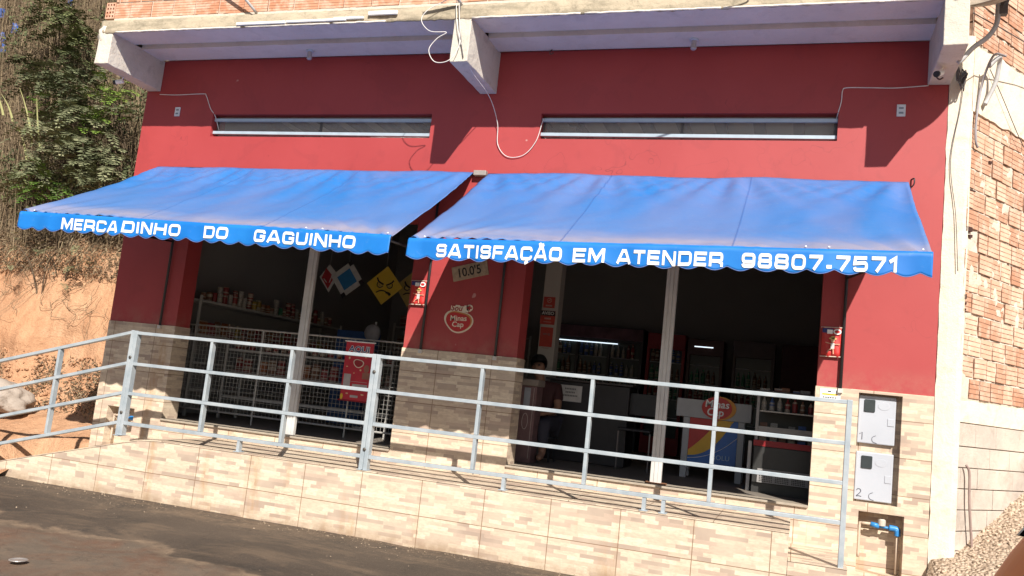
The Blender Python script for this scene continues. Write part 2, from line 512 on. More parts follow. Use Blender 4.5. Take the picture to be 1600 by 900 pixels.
def lathe(bm, prof, c=(0, 0, 0), seg=16, mi=0, axis='z'):
    c = Vector(c)
    rings = []
    for r, h in prof:
        ring = []
        for k in range(seg):
            a = 2 * math.pi * k / seg
            if axis == 'z': p = Vector((r * math.cos(a), r * math.sin(a), h))
            elif axis == 'y': p = Vector((r * math.cos(a), h, r * math.sin(a)))
            else: p = Vector((h, r * math.cos(a), r * math.sin(a)))
            ring.append(bm.verts.new(c + p))
        rings.append(ring)
    for a, b in zip(rings, rings[1:]):
        for k in range(seg):
            bm.faces.new([a[k], a[(k + 1) % seg], b[(k + 1) % seg], b[k]]).material_index = mi
    bm.faces.new(rings[0][::-1]).material_index = mi
    bm.faces.new(rings[-1]).material_index = mi

def poly(bm, pts, y0, y1, mi=0):
    """an x-z outline given thickness along y (front y0 < back y1)"""
    a = [bm.verts.new((p[0], y0, p[1])) for p in pts]
    b = [bm.verts.new((p[0], y1, p[1])) for p in pts]
    n = len(pts)
    bm.faces.new(a).material_index = mi
    bm.faces.new(b[::-1]).material_index = mi
    for k in range(n):
        bm.faces.new([a[k], b[k], b[(k + 1) % n], a[(k + 1) % n]]).material_index = mi

def ell(cx, cz, rx, rz, n=28, rot=0.0):
    return [(cx + rx * math.cos(2 * math.pi * k / n) * math.cos(rot) - rz * math.sin(2 * math.pi * k / n) * math.sin(rot),
             cz + rx * math.cos(2 * math.pi * k / n) * math.sin(rot) + rz * math.sin(2 * math.pi * k / n) * math.cos(rot)) for k in range(n)]

def text_bm(body, size, x, z, y, rot=0.0, sx=1.0, bold=0.0, depth=0.002, shear=0.0, align='CENTER'):
    """flat lettering standing in the x-z plane, facing -y"""
    cu = bpy.data.curves.new('lettering', 'FONT')
    cu.body = body
    cu.size = size
    cu.align_x = align
    cu.align_y = 'CENTER'
    cu.offset = bold
    cu.shear = shear
    cu.extrude = depth / 2
    cu.resolution_u = 3
    o = bpy.data.objects.new('lettering', cu)
    col.objects.link(o)
    dg = bpy.context.evaluated_depsgraph_get()
    dg.update()
    me = bpy.data.meshes.new_from_object(o.evaluated_get(dg))
    bm = BM()
    bm.from_mesh(me)
    bpy.data.objects.remove(o)
    bpy.data.meshes.remove(me)
    c, s = math.cos(rot), math.sin(rot)
    for v in bm.verts:
        px, pz, py = v.co.x * sx, v.co.y, v.co.z
        v.co = Vector((x + px * c - pz * s, y - py, z + px * s + pz * c))
    for f in bm.faces: f.material_index = 0
    return bm

def shade(o):
    for p in o.data.polygons: p.use_smooth = True
    return o

def copy_tree(o, parent=None):
    c = o.copy()
    col.objects.link(c)
    if parent is not None: c.parent = parent
    for ch in list(o.children):
        copy_tree(ch, c)
    return c

def nz(x, y, z=0.0, s=1.0, oct=4):
    return noise.fractal(Vector((x * s, y * s, z * s)), 1.0, 2.0, oct)

# ================================================================== SETTING
# street: one sheet to the horizon, fine near the shop
GZ = -0.73
bm = BM()
def axis(lo, hi, fine0, fine1, st):
    a = []
    x = lo
    while x < fine0:
        a.append(x); x += max(st, (fine0 - x) * 0.35)
    x = fine0
    while x < fine1:
        a.append(x); x += st
    x = fine1
    while x < hi:
        a.append(x); x += max(st, (x - fine1 + st) * 0.5)
    a.append(hi)
    return a
gx, gy = axis(-300, 300, -7, 6, 0.12), axis(-300, 300, -6, -0.9, 0.12)
grid = []
for x in gx:
    rowv = []
    for y in gy:
        near = max(0, 1 - abs(x) / 14) * max(0, 1 - abs(y + 3) / 8)
        h = 0.035 * nz(x, y, 0, 0.9) * near
        if y > -3.4 and x < 1.5:
            pass
        e = -(y + 2.95) - 0.1 * x + 0.5 * nz(x, y, 2, 0.8)
        h += 0.03 * near * max(0, min(1, e / 0.15)) * (1 if -6 < y < -1.2 else 0)
        if y > -1.2: h = min(h, 0)
        rowv.append(bm.verts.new((x, y, GZ + h)))
    grid.append(rowv)
for i in range(len(gx) - 1):
    for j in range(len(gy) - 1):
        bm.faces.new([grid[i][j], grid[i + 1][j], grid[i + 1][j + 1], grid[i][j + 1]])
tag(link('street', bm, STREET, smooth=True), kind='structure')

# dirt bank left of the shop, with the overgrown hillside above it
def bank_y(x, z):
    if z < 2.0:
        y = 0.55 + 0.34 * (z + 0.7) + max(0, -0.2 - z) * -1.2
    else:
        y = 1.47 + (z - 2.0) * 0.62
    y += 0.30 * nz(x, z, 1, 0.55, 5) + 0.07 * nz(x, z, 4, 2.6, 4)
    y += 0.05 * math.sin(x * 3.1 + 1.2 * math.sin(z * 1.3))
    y += max(0, (-13 - x)) * -0.25
    return y
bm = BM()
xs = [-4.47 - 0.09 * i for i in range(110)] + [-14.4 - 1.5 * i for i in range(14)]
zs = [-1.0 + 0.08 * j for j in range(46)] + [2.7 + 0.45 * j for j in range(20)]
g = [[bm.verts.new((x, bank_y(x, z), z)) for z in zs] for x in xs]
for i in range(len(xs) - 1):
    for j in range(len(zs) - 1):
        bm.faces.new([g[i][j], g[i][j + 1], g[i + 1][j + 1], g[i + 1][j]])
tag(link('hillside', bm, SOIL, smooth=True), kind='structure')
# loose earth at the foot of the bank, down to the ramp
bm = BM()
g = []
for i in range(90):
    x = -4.475 - 0.075 * i
    rr_ = []
    for j in range(26):
        y = -1.35 + 0.1 * j
        h = -0.60 + 0.30 * max(0, y + 0.6) + 0.05 * nz(x, y, 3, 1.8, 5) - 0.04 * (x + 4.5)
        if y < -0.95: h = min(h, -0.60 - (-0.95 - y) * 0.45)
        h = max(h, -0.80)
        if x > -5.25 and y < -0.02: h = min(h, -0.42 + 0.235 * (x + 4.08) - 0.13)
        rr_.append(bm.verts.new((x, y, h)))
    g.append(rr_)
for i in range(89):
    for j in range(25):
        bm.faces.new([g[i][j], g[i][j + 1], g[i + 1][j + 1], g[i + 1][j]])
tag(link('dirt_verge', bm, SOIL, smooth=True), kind='structure')

# gravel slope climbing beside the right wall
A = math.radians(54.5)
WD = Vector((math.cos(A), math.sin(A), 0))     # along the receding wall
WO = Vector((4.785, 0.0, 0))
WNn = Vector((math.sin(A), -math.cos(A), 0))   # outwards, towards the street
def gravel_h(x, y):
    s = (x - WO.x) * WD.x + (y - WO.y) * WD.y
    d = (x - WO.x) * WNn.x + (y - WO.y) * WNn.y
    h = -0.27 + 0.44 * s
    h -= 0.05 * max(0, d) + max(0, -0.2 - s) * 0.05
    h = max(h, GZ - 0.02)
    h = min(h, 1.6)
    f = max(0.0, min(1.0, (y + 2.6) / 1.8))
    h = GZ - 0.02 + (h - GZ + 0.02) * f
    return h + 0.025 * nz(x, y, 0, 3.5, 5)
bm = BM()
g = []
for i in range(110):
    x = 4.30 + 0.055 * i + max(0, i - 60) * 0.05
    rr_ = []
    for j in range(80):
        y = -2.7 + 0.07 * j
        d = (x - WO.x) * WNn.x + (y - WO.y) * WNn.y
        yy = y
        h = gravel_h(x, y)
        if x < 4.62 and y > -1.3: h = min(h, -0.52 + 0.02 * nz(x, y, 0, 4))
        rr_.append(bm.verts.new((x, yy, h)))
    g.append(rr_)
for i in range(109):
    for j in range(79):
        bm.faces.new([g[i][j], g[i + 1][j], g[i + 1][j + 1], g[i][j + 1]])
tag(link('gravel_slope', bm, GRAVEL, smooth=True), kind='structure')

# ================================================================== SHOP BUILDING
XL, XR = -4.46, 4.60
O1 = (-3.495, -0.541)      # left doorway
O2 = (0.735, 3.624)        # right doorway
HEAD = 2.47
TT = 1.08                  # top of the stone tiling
W1 = (-3.425, -0.536, 3.392, 3.669)
W2 = (0.724, 3.667, 3.392, 3.669)
shop = thing('shop_building', (0, 0, 0), 'red painted shop building with split stone tile base, strip windows and concrete canopy', 'building')
bm = BM()
holes(bm, XL, XR, TT, 4.36, [(O1[0], O1[1], TT, HEAD), (O2[0], O2[1], TT, HEAD), W1, W2], 0.0, 0.25)
link('wall', bm, RED, shop)
METER = (3.985, 4.345, 0.095, 1.055)
WATER = (4.035, 4.405, -0.50, 0.02)
WATERL = (-4.27, -3.88, -0.40, 0.075)
bm = BM()
holes(bm, XL, O1[0] + 0.008, -1.0, TT, [WATERL], -0.012, 0.26)
holes(bm, O1[1] - 0.008, O2[0] + 0.008, -1.0, TT, [], -0.012, 0.26)
holes(bm, O2[1] - 0.008, XR - 0.002, -1.0, TT, [METER, WATER], -0.012, 0.26)
box(bm, O1[0] + 0.009, O1[1] - 0.009, -0.010, 0.25, -1.0, -0.016)
box(bm, O2[0] + 0.009, O2[1] - 0.009, -0.010, 0.25, -1.0, -0.016)
# backs of the niches
box(bm, METER[0] - 0.02, METER[1] + 0.02, 0.085, 0.24, METER[2] - 0.02, METER[3] + 0.02)
box(bm, WATER[0] - 0.02, WATER[1] + 0.02, 0.17, 0.24, WATER[2] - 0.02, WATER[3] + 0.02)
box(bm, WATERL[0] - 0.02, WATERL[1] + 0.02, 0.17, 0.24, WATERL[2] - 0.02, WATERL[3] + 0.02)
link('tile_cladding', bm, TILE, shop)
STONE = plain('threshold_stone', (0.36, 0.31, 0.25), 0.6)
for a, b in (O1, O2):
    bm = BM()
    box(bm, a + 0.01, b - 0.01, -0.035, 0.24, -0.015, 0.006)
    link('threshold', bm, STONE, shop, bevel=0.003)
# pilaster of bare render at the corner and the sliver beside the red wall
bm = BM()
n = 60
lx = [XR + 0.004 + 0.010 * nz(0, i * 0.3, 5, 2.0, 3) for i in range(n)]
rx = [4.748 + 0.016 * nz(3, i * 0.3, 5, 2.0, 3) for i in range(n)]
zz = [-0.9 + 5.3 * i / (n - 1) for i in range(n)]
prev = None
for i in range(n):
    r = []
    r.append(bm.verts.new((lx[i], 0.10, zz[i])))
    r.append(bm.verts.new((lx[i], -0.004, zz[i])))
    r.append(bm.verts.new(((lx[i] + rx[i]) / 2, -0.007 + 0.003 * nz(1, i, 2, 1.3), zz[i])))
    r.append(bm.verts.new((rx[i] + 0.014, -0.003, zz[i])))
    r.append(bm.verts.new((4.785 + 0.581 * (0.022 + 0.010 * nz(5, i, 2, 1.7)) + 0.0114, 0.814 * (0.022 + 0.010 * nz(5, i, 2, 1.7)) - 0.0081, zz[i])))
    if prev:
        for k in range(4):
            bm.faces.new([prev[k], prev[k + 1], r[k + 1], r[k]])
    prev = r
link('corner_pilaster', bm, CREAM, shop)

# canopy slab and its cantilever beams
bm = BM()
YS = -0.89
prof = [(-0.885, 4.335), (-0.53, 4.345), (-0.53, 4.39), (-0.42, 4.39), (-0.42, 4.335), (-0.085, 4.33), (-0.085, 4.37), (0.0, 4.37)]
for (a, b) in ((-4.257, 0.006), (0.195, 4.42)):
    va = [bm.verts.new((a, y, z)) for y, z in prof]
    vb = [bm.verts.new((b, y, z)) for y, z in prof]
    for k in range(len(prof) - 1):
        bm.faces.new([va[k], va[k + 1], vb[k + 1], vb[k]])
slab = link('canopy_soffit', bm, SOFFIT, shop)
# fascia: rough strip with a broken lip
bm = BM()
N = 240
rows = []
for i in range(N + 1):
    x = -4.44 + (4.62 + 4.44) * i / N
    drip = 0.010 * nz(x, 0, 1, 9, 4) + 0.012 * max(0, nz(x, 2, 1, 22, 3))
    w = 0.012 * nz(x, 0, 9, 1.3, 4)
    rad = 0.012 * nz(x, 5, 9, 7, 4)
    rows.append([bm.verts.new(p) for p in (
        (x, -0.880, 4.336), (x, -0.892, 4.326 - drip), (x, -0.905 + rad, 4.335 - drip),
        (x, -0.897 + rad, 4.37), (x, -0.893 + w, 4.42 + rad), (x, -0.890 + rad, 4.475 + w), (x, -0.870, 4.492 + w), (x, 0.3, 4.50))])
for a, b in zip(rows, rows[1:]):
    for k in range(7):
        bm.faces.new([a[k], b[k], b[k + 1], a[k + 1]])
bm.faces.new(rows[0]); bm.faces.new(rows[-1][::-1])
link('canopy_fascia', bm, FASCIA, shop, smooth=True)
# white lip under the fascia
for (a, b) in ((-4.2, -2.5), (-2.44, -1.4), (-1.36, -0.75), (0.2, 1.3), (1.34, 2.6), (2.62, 4.40)):
    pts = []
    bm = BM()
    k = int((b - a) / 0.05)
    for i in range(k + 1):
        x = a + (b - a) * i / k
        pts.append((x, -0.908 + 0.004 * nz(x, 0, 3, 9), 4.331 + 0.005 * nz(x, 1, 3, 11)))
    tube(bm, pts, 0.010, 6)
    link('fascia_lip', bm, GREYM, shop, smooth=True)
for x0, x1, z in ((-4.445, -4.257, 3.965), (0.006, 0.195, 3.888), (4.42, 4.612, 3.93)):
    bm = BM()
    box(bm, x0, x1, -0.895, -0.0015, z, 4.352)
    bmesh.ops.subdivide_edges(bm, edges=bm.edges[:], cuts=6, use_grid_fill=True)
    for v_ in bm.verts:
        if v_.co.y < -0.01:
            v_.co += Vector((nz(v_.co.x, v_.co.y, v_.co.z, 5), nz(v_.co.y, v_.co.z, v_.co.x, 5), nz(v_.co.z, v_.co.x, v_.co.y, 5))) * 0.006
    link('canopy_beam', bm, WHITEC, shop, bevel=0.008)
# crumbled mortar knob at the left end of the slab edge
bm = BM()
bmesh.ops.create_icosphere(bm, subdivisions=3, radius=1)
for v_ in bm.verts:
    p = v_.co.copy()
    v_.co = Vector((-4.40 + p.x * 0.07, -0.86 + p.y * 0.05, 4.33 + p.z * 0.12)) + p * 0.02 * nz(p.x, p.y, p.z, 2)
link('crumbled_mortar', bm, WHITEC, shop, smooth=True)
# white foam strips lying along the slab edge
for i, (a, b, z, h) in enumerate(((-2.55, -1.93, 4.345, 0.030), (-1.92, -1.20, 4.350, 0.026), (-0.95, -0.62, 4.395, 0.042), (-1.35, -1.0, 4.362, 0.026))):
    bm = BM()
    box(bm, a, b, -0.935, -0.905, z, z + h)
    o = link('foam_strip', bm, WHITE, None, bevel=0.008)
    tag(o, ['long white foam strip on the canopy edge, leftmost of four', 'white foam strip on the canopy edge just left of the shortest one',
            'thick bright white foam block on the canopy edge left of the middle beam', 'short thin white foam strip on the canopy edge below the brick row'][i], 'foam strip', 'white strips along the canopy edge')

# upper brick parapet on the slab
def brick_rows(bm, org, d, nrm, s0, s1, z0, z1, bw, bh, joint, depth, skip=None, stagger=True, jit=0.006, wv=0.0):
    uvl = bm.loops.layers.uv.get('UVMap') or bm.loops.layers.uv.new('UVMap')
    tl = bm.loops.layers.float_color.get('tint') or bm.loops.layers.float_color.new('tint')
    z = z0
    r = 0
    while z < z1 - 0.02:
        s = s0 - (rnd.random() * bw if stagger else 0)
        h = bh * (1 + rnd.uniform(-0.03, 0.03))
        while s < s1:
            w = bw * (1 + rnd.uniform(-wv, wv))
            a, b = max(s, s0), min(s + w, s1)
            if b - a > 0.03 and not (skip and skip((a + b) / 2, z + h / 2)):
                out = rnd.uniform(-jit, jit)
                tilt = rnd.uniform(-0.004, 0.004)
                t = rnd.random()
                P = []
                for q in (0, 1):
                    for (ss, zq) in ((a, z), (b, z + tilt), (b, z + h + tilt), (a, z + h)):
                        P.append(bm.verts.new(org + d * ss + nrm * ((out) if q == 0 else -depth) + Vector((0, 0, zq))))
                faces = [((0, 1, 2, 3), ((0, 0), (w, 0), (w, 1), (0, 1))),
                         ((3, 2, 6, 7), ((0, .5),) * 4), ((0, 4, 5, 1), ((0, .5),) * 4),
                         ((0, 3, 7, 4), ((0, .5),) * 4), ((1, 5, 6, 2), ((0, .5),) * 4)]
                for idx, uvs in faces:
                    f = bm.faces.new([P[k] for k in idx])
                    for lp, q in zip(f.loops, uvs):
                        lp[uvl].uv = q
                        lp[tl] = (t, t, t, 1)
            s += w + joint
        z += h + joint
        r += 1

bm = BM()
brick_rows(bm, Vector((-4.31, -0.852, 0)), Vector((1, 0, 0)), Vector((0, -1, 0)), 0.0, 8.9, 4.528, 5.5, 0.305, 0.188, 0.012, 0.10, wv=0.06)
link('parapet_bricks', bm, BRICKP, shop)
bm = BM()
box(bm, -4.30, 4.60, -0.842, -0.755, 4.498, 5.35)
for i in range(130):
    x = -4.3 + 8.9 * i / 130
    tubez = 4.512 + 0.006 * nz(x, 0, 2, 6)
    box(bm, x, x + 0.0685, -0.858 - 0.006 * nz(x, 3, 2, 8), -0.80, 4.494, tubez + 0.010)
link('parapet_mortar', bm, MORTAR, shop)
# the end brick shows its square holes
bm = BM()
hs = []
for i in range(3):
    for j in range(4):
        hs.append((-4.445 + 0.012 + i * 0.040, -4.445 + 0.036 + i * 0.040, 4.540 + j * 0.046, 4.568 + j * 0.046))
holes(bm, -4.445, -4.315, 4.528, 4.722, hs, -0.855, -0.60)
uvl = bm.loops.layers.uv.new('UVMap')
tl = bm.loops.layers.float_color.new('tint')
for f in bm.faces:
    for lp in f.loops:
        lp[uvl].uv = (0, 0.125); lp[tl] = (0.2, 0.2, 0.2, 1)
link('end_brick', bm, BRICKP, shop)

# windows
for wi, (a, b, z0, z1) in enumerate((W1, W2)):
    fr = BM()
    tube(fr, [(a + 0.002, 0.055, 3.612), (b - 0.002, 0.055, 3.608)], 0.018, square=True)
    tube(fr, [(a + 0.002, 0.055, 3.455), (b - 0.002, 0.055, 3.440)], 0.018, square=True)
    w = link('window', fr, ALU, shop, bevel=0.003)
    p = BM()
    box(p, a + 0.002, b - 0.002, 0.112, 0.118, z0 + 0.002, z1 - 0.002)
    link('pane', p, GLASS, w)
    s = BM()
    for x in (a + 0.012, (a + b) / 2, b - 0.012):
        box(s, x - 0.01, x + 0.01, 0.10, 0.13, z0 + 0.002, z1 - 0.002)
    box(s, a + 0.002, b - 0.002, 0.098, 0.132, z0 + 0.001, z0 + 0.022)
    link('frame', s, plain('dark_frame', (0.10, 0.09, 0.09), 0.5), w)

# interior shell
IX0, IX1, IY1 = -4.34, 4.48, 7.2
bm = BM()
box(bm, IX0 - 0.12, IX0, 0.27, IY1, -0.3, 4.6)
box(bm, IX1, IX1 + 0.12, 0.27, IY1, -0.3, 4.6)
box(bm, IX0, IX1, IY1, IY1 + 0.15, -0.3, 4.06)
box(bm, IX0, IX1, IY1, IY1 + 0.15, 4.31, 4.6)  # slot left below is an added unseen opening that lights the ceiling
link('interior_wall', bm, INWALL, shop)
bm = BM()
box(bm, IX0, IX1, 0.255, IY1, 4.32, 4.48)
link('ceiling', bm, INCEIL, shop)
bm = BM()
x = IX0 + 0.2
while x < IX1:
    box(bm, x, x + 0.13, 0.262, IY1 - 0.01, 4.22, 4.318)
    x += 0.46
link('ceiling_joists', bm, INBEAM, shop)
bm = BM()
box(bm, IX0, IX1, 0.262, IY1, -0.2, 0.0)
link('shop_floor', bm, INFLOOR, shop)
bm = BM()
box(bm, 0.345, 0.560, 2.02, 2.22, 0.001, 4.21)
link('inner_column', bm, plain('inner_column_paint', (0.42, 0.39, 0.36), 0.8, var=0.05, scale=2), shop, bevel=0.006)
# outer shell of the rest of the body so that it stays closed from the side
bm = BM()
box(bm, XL, XL + 0.005, 0.252, IY1 + 0.2, -1.0, 4.46)
box(bm, XL, XR, IY1 + 0.18, IY1 + 0.22, -1.0, 4.06)
box(bm, XL, XR, IY1 + 0.18, IY1 + 0.22, 4.31, 4.46)  # same added slot carried through the outer skin to let light in
box(bm, XL + 0.01, XR - 0.01, 0.30, IY1 + 0.2, 4.505, 4.56)
link('outer_render', bm, CREAM, shop)
# steel posts standing in the doorways
for (x0, x1, xb0, xb1) in ((-1.985, -1.835, -1.90, -1.765), (2.135, 2.245, 2.17, 2.285)):
    bm = BM()
    cx, cx2 = (x0 + x1) / 2, (xb0 + xb1) / 2
    hw = 0.055
    for dx in (-0.036, 0.0, 0.036):
        box(bm, cx2 - 0.019 + dx + 0.001, cx2 + 0.017 + dx, 0.075 if dx else 0.068, 0.125, 0.008, HEAD - 0.01)
    link('door_post', bm, GREYPOLE, shop, bevel=0.003)
# rusty foot plate
bm = BM()
box(bm, 2.135, 2.33, 0.04, 0.14, 0.008, 0.022)
link('post_foot', bm, plain('rusty_plate', (0.30, 0.14, 0.07), 0.8), shop)

# ------------------------------------------------------------------ raised walkway, ramp and step
PY = -1.058
ZP, ZP1 = -0.136, -0.345
walk = thing('raised_walkway', (0, -0.5, GZ), 'raised tiled walkway with a ramp on its left in front of the shop', 'walkway')
XE, XE1 = 3.467, 3.905
bm = BM()
# front wall outline (ramp, deck, step)
out = [(-5.25, -0.80), (-5.25, -0.745), (-4.109, -0.462), (-2.86, -0.160), (-2.62, ZP - 0.002), (XE, ZP - 0.002), (XE, -0.80)]
poly(bm, [(p[0], p[1]) for p in out], PY, PY + 0.14)
box(bm, XE - 0.01, XE + 0.002, PY + 0.141, -0.0125, -0.80, ZP - 0.004)
link('retaining_wall', bm, TILE, walk)
bm = BM()
P = [(-5.25, -0.742), (-4.109, -0.458), (-2.86, -0.156), (-2.62, ZP), (XE + 0.004, ZP)]
a = [bm.verts.new((p[0], PY - 0.006, p[1] + 0.004)) for p in P]
b = [bm.verts.new((p[0], -0.0125, p[1] + 0.004)) for p in P]
c2 = [bm.verts.new((p[0], PY - 0.006, p[1] - 0.004)) for p in P]
for k in range(len(P) - 1):
    bm.faces.new([a[k], a[k + 1], b[k + 1], b[k]])
    bm.faces.new([c2[k], c2[k + 1], a[k + 1], a[k]])
link('deck', bm, TILEF, walk)
bm = BM()
box(bm, XE + 0.003, XE1, PY, -0.0125, -0.80, ZP1 - 0.006)
link('step', bm, TILE, walk)
bm = BM()
box(bm, XE + 0.003, XE1 + 0.004, PY - 0.006, -0.0125, ZP1 - 0.006, ZP1)
link('step_tread', bm, TILEF, walk)
bm = BM()
box(bm, XE1 + 0.005, XE1 + 0.42, PY + 0.02, -0.0125, -0.80, -0.565)
link('lower_step', bm, TILE, walk)

# ------------------------------------------------------------------ railings
RZ = (0.927, 0.605, 0.297, -0.007)
def railing(name, label, x0, x1, posts, feet, ends, slope=0.0, zoff=0.0, thick=()):
    t = thing(name, ((x0 + x1) / 2, PY + 0.03, ZP), label, 'railing', 'grey tubular railings along the walkway')
    y = PY + 0.036
    zz = lambda z, x: z + slope * (x - x1)
    for z in RZ:
        bm = BM()
        rtube(bm, (x0, y, zz(z, x0)), (x1, y, zz(z, x1)), 0.030, 0.0162)
        link('rail', bm, GALV, t, bevel=0.003)
    for x in posts:
        bm = BM()
        # posts run between the rails so no faces lie on each other
        for k in range(3):
            rtube(bm, (x, y, zz(RZ[k], x) - 0.0180), (x, y, zz(RZ[k + 1], x) + 0.0180), 0.029, 0.0155)
        link('post', bm, GALV, t, bevel=0.003)
    for x, z0 in ends:
        bm = BM()
        rtube(bm, (x, y, z0), (x, y, zz(RZ[0], x) + 0.019), 0.033, 0.0205)
        link('post', bm, GALV, t, bevel=0.003)
    for x, z0 in feet:
        bm = BM()
        rtube(bm, (x, y, z0), (x, y, zz(RZ[3], x) - 0.0180), 0.025, 0.0155)
        link('foot', bm, GALV, t)
    for x, z0 in list(feet) + list(ends):
        bm = BM()
        box(bm, x - 0.034, x + 0.034, y - 0.046, y + 0.046, z0 + 0.0045, z0 + 0.011)
        link('base_plate', bm, GALV, t, bevel=0.002)
    for x in list(posts) + [e[0] for e in ends]:
        for z in RZ:
            if rnd.random() < 0.75:
                bm = BM()
                bmesh.ops.create_icosphere(bm, subdivisions=2, radius=1)
                sx_ = rnd.choice((-1, 1)) * 0.019
                for v_ in bm.verts:
                    v_.co = Vector((x + sx_ + v_.co.x * 0.006, y - 0.024 + v_.co.y * 0.008, zz(z, x) - 0.019 + v_.co.z * 0.006)) + v_.co * 0.002 * nz(v_.co.x, v_.co.y, x, 3)
                link('weld_bead', bm, plain('weld_steel', (0.20, 0.19, 0.18), 0.6, 0.4), t, smooth=True)
    return t
railing('railing', 'long right stretch of grey steel railing in front of the right doorway', -0.259, 3.836, (0.763, 1.782, 2.831), ((1.07, ZP), (2.31, ZP), (2.47, ZP)), ((-0.281, ZP), (3.857, -0.56)))
railing('railing', 'middle stretch of grey steel railing in front of the left doorway', -3.083, -0.348, (-2.156, -1.221), ((-1.68, ZP),), ((-0.326, ZP), (-3.104, ZP)))
railing('railing', 'sloping grey steel railing going down the ramp at the far left', -6.2, -3.169, (-4.08, -5.05), (), ((-3.147, ZP - 0.01),), slope=0.262)
for i, (x, z) in enumerate(((-3.126, 0.67), (-3.126, 0.10), (-0.304, 0.78), (-0.304, 0.06))):
    bm = BM()
    lathe(bm, [(0.006, -0.012), (0.016, -0.010), (0.016, 0.010), (0.006, 0.012)], (x, PY + 0.004, z), 10, axis='y')
    tag(link('latch', bm, plain('dark_latch', (0.12, 0.11, 0.10), 0.5, 0.5), smooth=True),
        ['upper dark clamp joining the two corner posts at the ramp', 'lower dark clamp joining the two corner posts at the ramp',
         'upper dark clamp on the paired posts beside the red banner', 'lower dark clamp at the foot of the paired middle posts'][i], 'clamp', 'clamps joining railing posts')

